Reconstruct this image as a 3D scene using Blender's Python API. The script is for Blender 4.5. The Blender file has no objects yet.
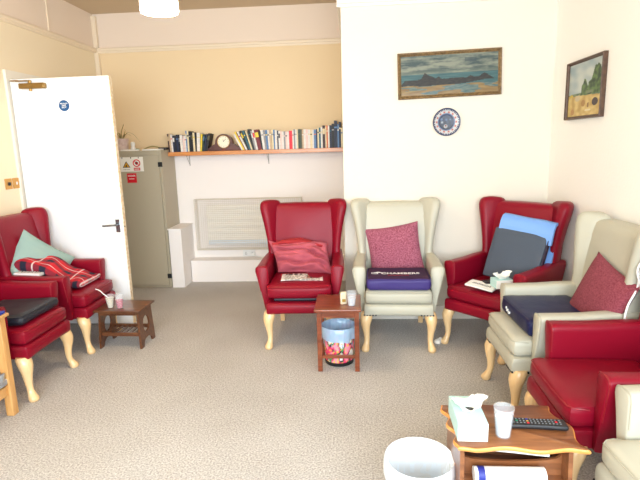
import bpy, math, random
from math import sin, cos, pi, radians, sqrt
from mathutils import Vector, Matrix, noise
random.seed(7)
SC = bpy.context.scene
COL = SC.collection

# ------------------------------------------------------------------ camera
PITCH, ROLL, YAW, CAMH = 0.18834978, -0.0281110, 0.0710952, 1.570
def camera():
    cy, sy = cos(YAW), sin(YAW)
    F = Vector((-sy, cy, 0)); R = Vector((cy, sy, 0)); U = Vector((0, 0, 1))
    F2 = F*cos(PITCH)-U*sin(PITCH); U2 = U*cos(PITCH)+F*sin(PITCH)
    R3 = R*cos(ROLL)+U2*sin(ROLL); U3 = -R*sin(ROLL)+U2*cos(ROLL)
    cd = bpy.data.cameras.new('camera'); co = bpy.data.objects.new('camera', cd); COL.objects.link(co)
    m = Matrix((R3, U3, -F2)).transposed().to_4x4(); m.translation = Vector((0, 0, CAMH))
    co.matrix_world = m
    cd.sensor_fit = 'HORIZONTAL'; cd.sensor_width = 36; cd.lens = 499.8/640*36
    cd.clip_start = .05; cd.clip_end = 60
    SC.camera = co
camera()

# ------------------------------------------------------------------ light and exposure
XL, XR, YB, YC, XE, YR, H = -2.934, 1.64, 5.856, 4.37, -0.09, -1.75, 3.09
w = bpy.data.worlds.new('world'); SC.world = w; w.use_nodes = True
w.node_tree.nodes['Background'].inputs[0].default_value = (.75, .85, 1, 1)
w.node_tree.nodes['Background'].inputs[1].default_value = 1.0
def area(name, loc, target, sx, sy, power, color):
    ld = bpy.data.lights.new(name, 'AREA'); ld.shape = 'RECTANGLE'; ld.size = sx; ld.size_y = sy
    ld.energy = power; ld.color = color
    o = bpy.data.objects.new(name, ld); COL.objects.link(o); o.location = loc
    o.rotation_euler = (Vector(target)-Vector(loc)).to_track_quat('-Z', 'Y').to_euler()
    return o
area('window_daylight', (-0.3, YR+.16, 1.72), (-0.3, 4.0, 1.2), 3.5, 1.6, 262, (.79, .905, 1.0))
area('side_window_daylight', (XR-.03, 0.0, 1.72), (-1.6, 1.6, .9), 1.5, 1.5, 50, (.79, .905, 1.0))
vs = SC.view_settings
vs.view_transform = 'Standard'; vs.look = 'None'; vs.gamma = 1.0; vs.use_curve_mapping = False
vs.exposure = 0.05

# ------------------------------------------------------------------ materials
def lin(c):
    return tuple((x/12.92 if x <= .04045 else ((x+.055)/1.055)**2.4) for x in c)
def rgb(r, g, b): return lin((r/255, g/255, b/255))
def mat(name, color, rough=.5, metal=0, coat=0, noise_amt=0, noise_scale=20, bump=0, bump_scale=200, emit=None,
        trans=0, alpha=1, spec=None, sheen=0, stretch=(1, 1, 1), color2=None, subsurf=0):
    m = bpy.data.materials.new(name); m.use_nodes = True
    nt = m.node_tree; b = nt.nodes['Principled BSDF']
    b.inputs['Base Color'].default_value = (*color, 1); b.inputs['Roughness'].default_value = rough
    b.inputs['Metallic'].default_value = metal; b.inputs['Coat Weight'].default_value = coat
    b.inputs['Coat Roughness'].default_value = .25
    b.inputs['Transmission Weight'].default_value = trans; b.inputs['Alpha'].default_value = alpha
    if sheen: b.inputs['Sheen Weight'].default_value = sheen
    if spec is not None: b.inputs['Specular IOR Level'].default_value = spec
    tc = nt.nodes.new('ShaderNodeTexCoord'); mp = nt.nodes.new('ShaderNodeMapping')
    mp.inputs['Scale'].default_value = stretch
    nt.links.new(tc.outputs['Object'], mp.inputs[0])
    if noise_amt or color2:
        n = nt.nodes.new('ShaderNodeTexNoise'); n.inputs['Scale'].default_value = noise_scale; n.inputs['Detail'].default_value = 5
        nt.links.new(mp.outputs[0], n.inputs['Vector'])
        r = nt.nodes.new('ShaderNodeValToRGB')
        r.color_ramp.elements[0].position = .3; r.color_ramp.elements[1].position = .7
        c2 = color2 if color2 else tuple(min(1, x*(1+noise_amt)) for x in color)
        c1 = color if color2 else tuple(x*(1-noise_amt) for x in color)
        r.color_ramp.elements[0].color = (*c1, 1); r.color_ramp.elements[1].color = (*c2, 1)
        nt.links.new(n.outputs['Fac'], r.inputs[0]); nt.links.new(r.outputs[0], b.inputs['Base Color'])
    if bump:
        n2 = nt.nodes.new('ShaderNodeTexNoise'); n2.inputs['Scale'].default_value = bump_scale; n2.inputs['Detail'].default_value = 3
        nt.links.new(mp.outputs[0], n2.inputs['Vector'])
        bp = nt.nodes.new('ShaderNodeBump'); bp.inputs['Strength'].default_value = bump; bp.inputs['Distance'].default_value = .004
        nt.links.new(n2.outputs['Fac'], bp.inputs['Height']); nt.links.new(bp.outputs[0], b.inputs['Normal'])
    if emit:
        b.inputs['Emission Color'].default_value = (*emit[0], 1); b.inputs['Emission Strength'].default_value = emit[1]
    return m
def carpet_mat():
    m = bpy.data.materials.new('carpet'); m.use_nodes = True; nt = m.node_tree; b = nt.nodes['Principled BSDF']
    b.inputs['Roughness'].default_value = .95; b.inputs['Specular IOR Level'].default_value = .1
    tc = nt.nodes.new('ShaderNodeTexCoord')
    def N(scale, det):
        n = nt.nodes.new('ShaderNodeTexNoise'); n.inputs['Scale'].default_value = scale; n.inputs['Detail'].default_value = det
        nt.links.new(tc.outputs['Object'], n.inputs['Vector']); return n
    fine = N(105, 3); big = N(1.6, 2)
    r = nt.nodes.new('ShaderNodeValToRGB'); r.color_ramp.elements[0].position = .34; r.color_ramp.elements[1].position = .66
    r.color_ramp.elements[0].color = (*rgb(164, 160, 156), 1); r.color_ramp.elements[1].color = (*rgb(218, 215, 212), 1)
    nt.links.new(fine.outputs['Fac'], r.inputs[0])
    r2 = nt.nodes.new('ShaderNodeValToRGB'); r2.color_ramp.elements[0].position = .35; r2.color_ramp.elements[1].position = .65
    r2.color_ramp.elements[0].color = (.90, .89, .88, 1); r2.color_ramp.elements[1].color = (1, 1, 1, 1)
    nt.links.new(big.outputs['Fac'], r2.inputs[0])
    mx = nt.nodes.new('ShaderNodeMix'); mx.data_type = 'RGBA'; mx.blend_type = 'MULTIPLY'; mx.inputs[0].default_value = 1
    nt.links.new(r.outputs[0], mx.inputs[6]); nt.links.new(r2.outputs[0], mx.inputs[7]); nt.links.new(mx.outputs[2], b.inputs['Base Color'])
    bp = nt.nodes.new('ShaderNodeBump'); bp.inputs['Strength'].default_value = .6; bp.inputs['Distance'].default_value = .008
    nt.links.new(fine.outputs['Fac'], bp.inputs['Height']); nt.links.new(bp.outputs[0], b.inputs['Normal'])
    return m
def wood_mat(name, c1, c2, rough=.35, axis=0, scale=5, coat=.3):
    m = bpy.data.materials.new(name); m.use_nodes = True; nt = m.node_tree; b = nt.nodes['Principled BSDF']
    b.inputs['Roughness'].default_value = rough; b.inputs['Coat Weight'].default_value = coat; b.inputs['Coat Roughness'].default_value = .2
    tc = nt.nodes.new('ShaderNodeTexCoord'); mp = nt.nodes.new('ShaderNodeMapping')
    s = [scale*9]*3; s[axis] = scale; mp.inputs['Scale'].default_value = s
    nt.links.new(tc.outputs['Object'], mp.inputs[0])
    n = nt.nodes.new('ShaderNodeTexNoise'); n.inputs['Scale'].default_value = 1.0; n.inputs['Detail'].default_value = 6; n.inputs['Distortion'].default_value = .6
    nt.links.new(mp.outputs[0], n.inputs['Vector'])
    r = nt.nodes.new('ShaderNodeValToRGB'); r.color_ramp.elements[0].position = .3; r.color_ramp.elements[1].position = .7
    r.color_ramp.elements[0].color = (*c1, 1); r.color_ramp.elements[1].color = (*c2, 1)
    nt.links.new(n.outputs['Fac'], r.inputs[0]); nt.links.new(r.outputs[0], b.inputs['Base Color'])
    return m
def attr_mat(name, rough=.6, coat=0, bump=0):
    m = bpy.data.materials.new(name); m.use_nodes = True; nt = m.node_tree; b = nt.nodes['Principled BSDF']
    a = nt.nodes.new('ShaderNodeAttribute'); a.attribute_name = 'pattern'
    nt.links.new(a.outputs['Color'], b.inputs['Base Color'])
    b.inputs['Roughness'].default_value = rough; b.inputs['Coat Weight'].default_value = coat
    if bump:
        tc = nt.nodes.new('ShaderNodeTexCoord'); n2 = nt.nodes.new('ShaderNodeTexNoise'); n2.inputs['Scale'].default_value = 300
        nt.links.new(tc.outputs['Object'], n2.inputs['Vector'])
        bp = nt.nodes.new('ShaderNodeBump'); bp.inputs['Strength'].default_value = bump; bp.inputs['Distance'].default_value = .003
        nt.links.new(n2.outputs['Fac'], bp.inputs['Height']); nt.links.new(bp.outputs[0], b.inputs['Normal'])
    return m
def clear_mat(name, tint, a):
    # thin clear plastic: mostly see-through with a glossy film
    m = bpy.data.materials.new(name); m.use_nodes = True; nt = m.node_tree
    b = nt.nodes['Principled BSDF']; b.inputs['Base Color'].default_value = (*tint, 1); b.inputs['Roughness'].default_value = .12
    t = nt.nodes.new('ShaderNodeBsdfTransparent'); mx = nt.nodes.new('ShaderNodeMixShader'); mx.inputs[0].default_value = a
    out = nt.nodes['Material Output']
    nt.links.new(t.outputs[0], mx.inputs[1]); nt.links.new(b.outputs[0], mx.inputs[2]); nt.links.new(mx.outputs[0], out.inputs[0])
    return m
M = {}
M['carpet'] = carpet_mat()
M['cream_wall'] = mat('cream_wall_paint', rgb(240, 215, 175), .85, bump=.12, bump_scale=90)
M['left_wall'] = mat('left_wall_paint', rgb(244, 227, 196), .85, bump=.12, bump_scale=90)
M['pale_wall'] = mat('pale_wall_paint', rgb(232, 223, 208), .85, bump=.15, bump_scale=90)
M['right_wall'] = mat('right_wall_paint', rgb(250, 248, 242), .85, bump=.3, bump_scale=60)
M['lower_wall'] = mat('lower_wall_colour', rgb(250, 244, 240), .85, bump=.08, bump_scale=90)
M['frieze'] = mat('frieze_paint', rgb(238, 220, 202), .85, bump=.08, bump_scale=90)
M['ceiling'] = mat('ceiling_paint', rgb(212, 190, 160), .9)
M['trim'] = mat('white_gloss_trim', rgb(240, 234, 222), .4)
M['cream_trim'] = mat('cream_gloss_trim', rgb(240, 222, 196), .45)
M['door'] = mat('white_door_paint', rgb(245, 247, 248), .35)
M['doorwood'] = mat('worn_door_edge', rgb(222, 190, 140), .7, color2=rgb(245, 235, 215), noise_scale=40)
M['red'] = mat('red_leather', rgb(132, 11, 35), .36, spec=.22, bump=.12, bump_scale=350)
M['redpipe'] = mat('red_piping', rgb(140, 8, 28), .4)
M['cream'] = mat('cream_leather', rgb(187, 184, 167), .38, spec=.4, bump=.12, bump_scale=350)
M['creampipe'] = mat('cream_piping', rgb(176, 172, 154), .4)
M['legwood'] = wood_mat('pale_beech', rgb(226, 186, 132), rgb(243, 210, 160), .28, 2, 3)
M['mahog'] = wood_mat('reddish_wood', rgb(104, 48, 28), rgb(142, 74, 44), .3, 0, 5)
M['walnut'] = wood_mat('brown_table_wood', rgb(76, 43, 26), rgb(116, 70, 42), .3, 0, 5)
M['teak'] = wood_mat('grained_teak', rgb(112, 66, 38), rgb(150, 96, 58), .32, 0, 4)
M['teakedge'] = wood_mat('golden_table_edge', rgb(206, 128, 56), rgb(232, 164, 90), .3, 0, 4)
M['oak'] = wood_mat('light_oak', rgb(196, 140, 76), rgb(226, 176, 112), .35, 2, 4)
M['pine'] = wood_mat('orange_pine', rgb(200, 122, 58), rgb(224, 152, 88), .35, 0, 4)
M['cabinet'] = mat('cabinet_metal', rgb(182, 172, 150), .45)
M['cabdark'] = mat('cabinet_side', rgb(160, 148, 126), .5)
M['black'] = mat('black_plastic', rgb(24, 24, 28), .45)
M['brass'] = mat('brass', rgb(150, 120, 70), .35, metal=.8)
M['brassplate'] = mat('brass_switch_plate', rgb(200, 150, 80), .35, metal=.6)
M['chrome'] = mat('chrome', rgb(150, 155, 160), .25, metal=1)
M['white'] = mat('white_plastic', rgb(240, 240, 238), .4)
M['paper'] = mat('white_paper', rgb(240, 238, 232), .8)
M['wire'] = mat('white_wire', rgb(224, 216, 202), .5)
M['radiator'] = mat('radiator_enamel', rgb(250, 246, 238), .5)
M['navy'] = mat('navy_vinyl', rgb(20, 25, 66), .4, spec=.3, bump=.3, bump_scale=30)
M['purple'] = mat('purple_vinyl', rgb(66, 54, 118), .45, spec=.3, bump=.4, bump_scale=25)
M['purpletop'] = mat('plum_fabric', rgb(58, 34, 66), .7, spec=.2)
M['greypad'] = mat('slate_grey_fabric', rgb(70, 80, 94), .7)
M['darkplum'] = mat('dark_plum_vinyl', rgb(44, 26, 52), .6)
M['blue'] = mat('sky_blue_vinyl', rgb(120, 168, 236), .45, bump=.3, bump_scale=20)
M['sage'] = mat('sage_green_cotton', rgb(146, 174, 168), .85, bump=.5, bump_scale=18)
M['tweed'] = mat('rose_tweed', rgb(118, 44, 68), .9, color2=rgb(180, 108, 128), noise_scale=110, bump=.6, bump_scale=150)
M['rose'] = mat('dusky_red_weave', rgb(112, 38, 52), .9, color2=rgb(148, 72, 84), noise_scale=130, bump=.4, bump_scale=180)
M['pink'] = mat('pink_cotton', rgb(176, 82, 96), .85, bump=.4, bump_scale=30)
M['pinkdark'] = mat('brick_red_cotton', rgb(160, 36, 44), .85)
M['charcoal'] = mat('charcoal_vinyl', rgb(28, 32, 44), .5, bump=.3, bump_scale=25)
M['shade'] = mat('lampshade', rgb(255, 240, 215), .6, emit=((1, .86, .66), 7))
M['liner'] = clear_mat('bin_liner_film', rgb(240, 246, 252), .92)
M['blueliner'] = clear_mat('blue_bin_liner_film', rgb(176, 206, 236), .72)
M['clear'] = clear_mat('clear_plastic', (.9, .95, 1), .16)
M['drink'] = clear_mat('pale_drink', rgb(214, 218, 226), .62)
M['pinkdrink'] = mat('pink_squash', rgb(196, 26, 76), .2)
M['beige'] = mat('milky_dessert', rgb(214, 200, 170), .4)
M['binplastic'] = mat('white_bin_plastic', rgb(226, 236, 246), .4)
M['teal'] = mat('pale_teal_card', rgb(190, 226, 224), .7)
M['clockwood'] = wood_mat('dark_clock_wood', rgb(70, 22, 22), rgb(96, 36, 32), .3)
M['dial'] = mat('clock_dial', rgb(250, 240, 215), .5)
M['gold'] = mat('gold', rgb(200, 160, 80), .3, metal=.8)
M['frame'] = mat('gilt_frame', rgb(92, 70, 42), .5, color2=rgb(140, 112, 72), noise_scale=60, bump=.5, bump_scale=80)
M['frame2'] = mat('brown_frame', rgb(66, 44, 32), .45, color2=rgb(92, 64, 46), noise_scale=40)
M['pot'] = mat('pink_glazed_pot', rgb(206, 176, 170), .5, color2=rgb(232, 214, 206), noise_scale=25)
M['leaf'] = mat('olive_leaf', rgb(170, 156, 104), .6)
M['green'] = mat('green_plastic', rgb(30, 130, 100), .5)
M['glass'] = clear_mat('window_glass', (.9, .95, 1), .06)
M['pattern'] = attr_mat('patterned_surface', .6)
M['canvas'] = attr_mat('painted_canvas', .5, .1, .4)
M['china'] = attr_mat('glazed_china', .35, .1)
M['cloth'] = attr_mat('tartan_cloth', .85, 0, .5)
M['bluepack'] = mat('cobalt_blue_card', rgb(20, 50, 160), .4)
M['redpack'] = mat('dark_red_card', rgb(130, 30, 40), .5)
M['foil'] = mat('crumpled_silver_film', rgb(190, 195, 200), .2, metal=.6, bump=.8, bump_scale=40)
M['orange'] = mat('orange_plastic', rgb(240, 110, 40), .4)
M['magblue'] = mat('blue_label', rgb(40, 50, 140), .5)
M['skylt'] = mat('red_label', rgb(214, 20, 40), .5)
M['discblue'] = mat('blue_sign', rgb(20, 84, 140), .5)

# ------------------------------------------------------------------ mesh helpers
class G:
    def __init__(s): s.v = []; s.f = []; s.m = []; s.c = None
    def add(s, vs, fs, mi=0):
        n = len(s.v); s.v += [tuple(v) for v in vs]; s.f += [tuple(i+n for i in f) for f in fs]; s.m += [mi]*len(fs); return s
    def box(s, x0, x1, y0, y1, z0, z1, mi=0):
        vs = [(x, y, z) for z in (z0, z1) for y in (y0, y1) for x in (x0, x1)]
        return s.add(vs, [(0, 2, 3, 1), (4, 5, 7, 6), (0, 1, 5, 4), (2, 6, 7, 3), (0, 4, 6, 2), (1, 3, 7, 5)], mi)
    def loft(s, rings, caps=True, mi=0, closed=True):
        n = len(rings[0]); vs = [p for r in rings for p in r]; fs = []
        for i in range(len(rings)-1):
            for j in range(n if closed else n-1):
                k = (j+1) % n
                fs.append((i*n+j, i*n+k, (i+1)*n+k, (i+1)*n+j))
        if caps:
            fs.append(tuple(range(n))[::-1]); fs.append(tuple((len(rings)-1)*n+j for j in range(n)))
        return s.add(vs, fs, mi)
    def lathe(s, prof, cx=0, cy=0, n=24, mi=0, caps=True):
        rings = [[(cx+r*cos(2*pi*j/n), cy+r*sin(2*pi*j/n), z) for j in range(n)] for r, z in prof]
        return s.loft(rings, caps, mi)
    def tube(s, pts, r, n=8, mi=0, caps=True):
        pts = [Vector(p) for p in pts]; rs = r if isinstance(r, (list, tuple)) else [r]*len(pts); rings = []
        up = Vector((0.13, 0.27, 1)).normalized()
        for i, p in enumerate(pts):
            t = (pts[min(i+1, len(pts)-1)]-pts[max(i-1, 0)])
            t = t.normalized() if t.length > 1e-9 else Vector((0, 0, 1))
            a = t.cross(up)
            if a.length < .05: a = t.cross(Vector((1, 0, 0)))
            a.normalize(); b = t.cross(a)
            rings.append([tuple(p+(a*cos(2*pi*j/n)+b*sin(2*pi*j/n))*rs[i]) for j in range(n)])
        return s.loft(rings, caps, mi)
    def rbox(s, cx, cy, cz, sx, sy, sz, r, n=6, warp=None, mi=0, e=2.0):
        # rounded block on a grid so that it can be bent
        idx = {}; vs = []; fs = []
        hx, hy, hz = sx/2, sy/2, sz/2; r = min(r, hx, hy, hz)
        def P(a, b, c):
            k = (a, b, c)
            if k not in idx:
                def m(t, h):
                    u = t/n*2-1
                    k_ = 1-(1-abs(u))**1.0
                    # cluster points near the borders
                    q = k_*h
                    if abs(u) < 1: q = (h-r)*min(1, abs(u)*n/(n-2)) if abs(u)*n/(n-2) <= 1 else h-r*.5
                    return math.copysign(q, u) if u else 0.0
                p = Vector((m(a, hx), m(b, hy), m(c, hz)))
                inner = Vector((max(-(hx-r), min(hx-r, p.x)), max(-(hy-r), min(hy-r, p.y)), max(-(hz-r), min(hz-r, p.z))))
                d = p-inner
                if d.length > 1e-9: p = inner+d.normalized()*r
                p = p+Vector((cx, cy, cz))
                if warp: p = Vector(warp(p.x, p.y, p.z))
                idx[k] = len(vs); vs.append(tuple(p))
            return idx[k]
        for i in range(n):
            for j in range(n):
                fs.append((P(i, j, 0), P(i, j+1, 0), P(i+1, j+1, 0), P(i+1, j, 0)))
                fs.append((P(i, j, n), P(i+1, j, n), P(i+1, j+1, n), P(i, j+1, n)))
                fs.append((P(i, 0, j), P(i+1, 0, j), P(i+1, 0, j+1), P(i, 0, j+1)))
                fs.append((P(i, n, j), P(i, n, j+1), P(i+1, n, j+1), P(i+1, n, j)))
                fs.append((P(0, i, j), P(0, i, j+1), P(0, i+1, j+1), P(0, i+1, j)))
                fs.append((P(n, i, j), P(n, i+1, j), P(n, i+1, j+1), P(n, i, j+1)))
        return s.add(vs, fs, mi)
    def grid(s, func, nx, ny, colf=None, mi=0):
        n0 = len(s.v); vs = []; cs = []
        for j in range(ny+1):
            for i in range(nx+1):
                u, v = i/nx, j/ny; vs.append(func(u, v))
                if colf: cs.append(colf(u, v))
        fs = [(j*(nx+1)+i, j*(nx+1)+i+1, (j+1)*(nx+1)+i+1, (j+1)*(nx+1)+i) for j in range(ny) for i in range(nx)]
        s.add(vs, fs, mi)
        if colf:
            if s.c is None: s.c = {}
            for k, c in enumerate(cs): s.c[n0+k] = c
        return s
    def build(s, name, mats, parent=None, smooth=True, bevel=0, subd=0, ang=40, loc=None):
        me = bpy.data.meshes.new(name); me.from_pydata(s.v, [], s.f); me.update()
        if not isinstance(mats, (list, tuple)): mats = [mats]
        for m in mats: me.materials.append(M[m] if isinstance(m, str) else m)
        for p, mi in zip(me.polygons, s.m): p.material_index = mi; p.use_smooth = smooth
        import bmesh
        bm = bmesh.new(); bm.from_mesh(me); bmesh.ops.recalc_face_normals(bm, faces=bm.faces); bm.to_mesh(me); bm.free()
        if smooth: me.set_sharp_from_angle(angle=radians(ang))
        if s.c is not None:
            at = me.color_attributes.new('pattern', 'FLOAT_COLOR', 'POINT')
            for i in range(len(s.v)):
                at.data[i].color = (*s.c.get(i, (.8, .8, .8)), 1)
        o = bpy.data.objects.new(name, me); COL.objects.link(o)
        if parent: o.parent = parent
        if loc: o.location = loc
        if bevel:
            b = o.modifiers.new('bevel', 'BEVEL'); b.width = bevel; b.segments = 2; b.limit_method = 'ANGLE'; b.angle_limit = radians(40)
        if subd:
            b = o.modifiers.new('sub', 'SUBSURF'); b.levels = subd; b.render_levels = subd
        return o
def thing(name, label, cat, loc=(0, 0, 0), rot=0, group=None):
    o = bpy.data.objects.new(name, None); COL.objects.link(o); o.location = loc
    o.rotation_euler = (0, 0, rot) if not isinstance(rot, tuple) else rot
    o.empty_display_size = .1
    return tag(o, label, cat, group)
def tag(o, label, cat, group=None):
    o['label'] = label; o['category'] = cat
    if group: o['group'] = group
    return o
def struct(o): o['kind'] = 'structure'; return o
def bx(name, m, b, parent=None, bevel=0, smooth=False):
    g = G(); g.box(*b); return g.build(name, m, parent, smooth=smooth or bevel > 0, bevel=bevel)
def text_mesh(name, body, size, m, parent, loc, rot, extrude=.0004, sx=1, bold=0):
    cu = bpy.data.curves.new(name, 'FONT'); cu.body = body; cu.size = size; cu.extrude = extrude; cu.align_x = 'CENTER'; cu.align_y = 'CENTER'
    cu.offset = bold
    t = bpy.data.objects.new(name, cu); COL.objects.link(t)
    bpy.context.view_layer.update()
    me = bpy.data.meshes.new_from_object(t.evaluated_get(bpy.context.evaluated_depsgraph_get()))
    bpy.data.objects.remove(t); bpy.data.curves.remove(cu)
    me.materials.clear(); me.materials.append(M[m])
    o = bpy.data.objects.new(name, me); COL.objects.link(o); o.parent = parent; o.location = loc; o.rotation_euler = rot; o.scale = (sx, 1, 1)
    return o
def nz(x, y, z=0): return noise.noise(Vector((x, y, z)))
def sm(a, b, x):
    t = max(0, min(1, (x-a)/(b-a))); return t*t*(3-2*t)
def lerp3(a, b, t): return tuple(a[i]+(b[i]-a[i])*t for i in range(3))

# ------------------------------------------------------------------ room shell
T = .12
struct(bx('floor', 'carpet', (XL-1.6, XR+T, YR-T, YB+T, -.08, 0)))
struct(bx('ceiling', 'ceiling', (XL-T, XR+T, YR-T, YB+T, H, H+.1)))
ZR0, ZR1 = 2.665, 2.72      # picture rail
SHZ = 1.50                  # height where the whiter lower wall colour starts
g = G(); g.box(XL, XE, YB, YB+T, SHZ, ZR0); g.box(XL, XE, YB, YB+T, 0, SHZ, 1); g.box(XL, XE, YB, YB+T, ZR0, H, 2)
struct(g.build('wall_back', ['cream_wall', 'lower_wall', 'frieze'], smooth=False))
# left wall with doorway beyond the open door
DY0, DY1, DH = 4.275, 5.13, 2.20
g = G()
g.box(XL-T, XL, YR, DY0, 0, ZR0); g.box(XL-T, XL, DY1, YB+T, 0, ZR0); g.box(XL-T, XL, DY0, DY1, DH, ZR0)
g.box(XL-T, XL, YR, YB+T, ZR0, H, 1)
struct(g.build('wall_left', ['left_wall', 'frieze'], smooth=False))
g = G(); g.box(XL-1.6, XL-1.5, DY0-.6, DY1+.6, 0, 2.5); g.box(XL-1.5, XL-T, DY0-.7, DY0-.6, 0, 2.5); g.box(XL-1.5, XL-T, DY1+.6, DY1+.7, 0, 2.5); g.box(XL-1.6, XL-T, DY0-.7, DY1+.7, 2.5, 2.6)
struct(g.build('wall_corridor', 'pale_wall', smooth=False))
# chimney breast and right wall
g = G(); g.box(XE, XR+T, YC, YC+.10, 0, H); g.box(XE, XE+.10, YC+.10, YB+T, 0, H)
struct(g.build('wall_chimney_breast', 'pale_wall', smooth=False))
g = G()
WY0, WY1, WZ0, WZ1 = -.75, .75, .95, 2.5
g.box(XR, XR+T, YR, WY0, 0, H); g.box(XR, XR+T, WY1, YC+.1, 0, H); g.box(XR, XR+T, WY0, WY1, 0, WZ0); g.box(XR, XR+T, WY0, WY1, WZ1, H)
struct(g.build('wall_right', 'right_wall', smooth=False))
g = G(); a0, a1, z0, z1 = -2.1, 1.5, .9, 2.55
g.box(XL-T, a0, YR-T, YR, 0, H); g.box(a1, XR+T, YR-T, YR, 0, H); g.box(a0, a1, YR-T, YR, 0, z0); g.box(a0, a1, YR-T, YR, z1, H)
struct(g.build('wall_front', 'pale_wall', smooth=False))
g = G()
for x in (a0, -.9, .3, a1-.05): g.box(x, x+.05, YR-.08, YR-.02, z0, z1)
for z in (z0, z1-.05): g.box(a0, a1, YR-.08, YR-.02, z, z+.05)
w1 = struct(g.build('window_1', 'trim', smooth=False)); bx('glass_pane', 'glass', (a0, a1, YR-.055, YR-.05, z0, z1), w1)
g = G()
for y in (WY0, WY1-.05): g.box(XR+.03, XR+.09, y, y+.05, WZ0, WZ1)
for z in (WZ0, WZ1-.05): g.box(XR+.03, XR+.09, WY0, WY1, z, z+.05)
w2 = struct(g.build('window_2', 'trim', smooth=False)); bx('glass_pane', 'glass', (XR+.058, XR+.062, WY0, WY1, WZ0, WZ1), w2)
# trims
def rail_prof(g, x0, y0, x1, y1, nx, ny, z0=ZR0, z1=ZR1, d=.03):
    pr = [(0, z0), (d*.5, z0), (d*.6, z0+.018), (d*.9, z0+.024), (d, z0+.034), (d, z1-.008), (d*.7, z1), (0, z1)]
    g.loft([[(x0+nx*a, y0+ny*a, z) for a, z in pr], [(x1+nx*a, y1+ny*a, z) for a, z in pr]])
g = G(); rail_prof(g, XL, YB, XE, YB, 0, -1); struct(g.build('trim_1', 'cream_trim', smooth=False))
g = G(); rail_prof(g, XL, YR, XL, YB, 1, 0); struct(g.build('trim_2', 'cream_trim', smooth=False))
g = G(); rail_prof(g, XE-.03, YC, XR, YC, 0, -1, 2.665, 2.74, .045); rail_prof(g, XE, YC, XE, YB, -1, 0, 2.665, 2.74, .03)
struct(g.build('trim_3', 'trim', smooth=False))
g = G(); rail_prof(g, XR, YC, XR, YR, -1, 0, 2.665, 2.74, .03); struct(g.build('trim_4', 'trim', smooth=False))
g = G(); g.box(XL+.002, XL+.05, YB-.045, YB-.002, 0, ZR0); g.box(XL+.002, XL+.05, YB-.045, YB-.002, ZR1, H-.03)
struct(g.build('trim_5', 'cream_trim', smooth=False))
g = G(); g.tube([(XL+.008, 4.96, H), (XL+.008, 4.95, ZR1)], .008, 6); struct(g.build('trim_6', 'cream_trim'))
struct(bx('baseboard_right', 'trim', (XR-.018, XR, YR, YC, 0, .12)))
struct(bx('baseboard_back', 'trim', (XE, XR, YC-.018, YC, 0, .12)))
struct(bx('baseboard_left', 'trim', (XL, XL+.018, YR, DY0-.08, 0, .12)))
# boxed-in pipes along the alcove
g = G(); g.box(-1.945, XE, 5.665, YB, 0, .245); g.box(-1.945, XE, 5.655, YB, .245, .262)
struct(g.build('trim_7', 'lower_wall', smooth=False))
g = G(); g.box(-2.098, -1.955, 5.43, YB, 0, .672); g.box(-2.105, -1.948, 5.42, YB, .672, .686)
struct(g.build('trim_8', 'lower_wall', smooth=False))
# door lining and architrave
g = G()
for y in (DY0-.065, DY1): g.box(XL, XL+.022, y, y+.065, 0, DH+.065)
g.box(XL, XL+.022, DY0, DY1, DH, DH+.065)
g.box(XL-T, XL, DY0, DY0+.02, 0, DH); g.box(XL-T, XL, DY1-.02, DY1, 0, DH); g.box(XL-T, XL, DY0, DY1, DH-.02, DH)
struct(g.build('trim_9', 'trim', smooth=False))

# ------------------------------------------------------------------ door
door = struct(bx('door_1', 'door', (0, .868, 0, .044, .012, 2.185)))
door.location = (XL+.035, 4.235, 0); door.rotation_euler = (0, 0, radians(-1.0))
g = G()
zs = [i*2.17/60+.014 for i in range(61)]
g.loft([[(.868, .001, z), (.868+.005+.002*nz(z*9, 1), .001, z), (.868+.005+.002*nz(z*9, 5), .043, z), (.868, .043, z)] for z in zs])
g.build('door_edge', 'doorwood', door)['label'] = 'worn bare timber edge with chipped paint'
g = G(); g.box(.80, .838, -.004, 0, .86, .975); hp = g.build('handle_plate', 'chrome', door, bevel=.003)
g = G(); g.tube([(.82, 0, .93), (.82, -.045, .93), (.812, -.055, .93), (.79, -.058, .93), (.715, -.055, .925), (.707, -.05, .925)], .0085, 10)
g.build('door_handle', 'chrome', door)
g = G(); g.tube([(.868, .01, .91), (.878, .01, .91)], .006); g.build('latch', 'chrome', door)
cl = G(); cl.box(.10, .325, -.05, -.001, 2.10, 2.145)
cl.build('door_closer', 'brass', door, bevel=.008)
g = G(); g.tube([(.19, -.026, 2.10), (.19, -.026, 2.082)], .012); g.tube([(.19, -.026, 2.145), (.19, -.026, 2.162)], .014)
g.box(.07, .2, -.034, -.018, 2.160, 2.170); g.box(.02, .085, -.034, .02, 2.164, 2.174)
g.build('closer_arm', 'brass', door)
g = G(); rr = .046; g.loft([[(.455+rr*cos(2*pi*j/28), y, 1.955+rr*sin(2*pi*j/28)) for j in range(28)] for y in (-.0005, -.003)])
dsc = g.build('fire_door_disc', 'discblue', door); dsc['label'] = 'round blue fire door sign'
for k, (t, z) in enumerate((('FIRE DOOR', 1.972), ('KEEP', 1.956), ('SHUT', 1.940))):
    text_mesh('sign_text', t, .017 if k else .013, 'white', dsc, (.455, -.0035, z), (radians(90), 0, 0), bold=.0004)

# ------------------------------------------------------------------ switches on left wall
for (y, lab) in ((4.178, 'brass light switch plate nearer the door frame, right of its twin'), (4.080, 'brass switch plate with black key switch, farther from the door')):
    s_ = thing('light_switch', lab, 'switch', (XL, y, 1.315), 0)
    bx('switch_plate', 'brassplate', (0.0005, .008, -.042, .042, -.045, .045), s_, bevel=.002)
    if y < 4.1: bx('key_switch', 'black', (.008, .018, -.014, .014, -.014, .014), s_, bevel=.003)
    else: bx('rocker', 'white', (.008, .013, -.008, .008, -.012, .012), s_, bevel=.002)

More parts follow.
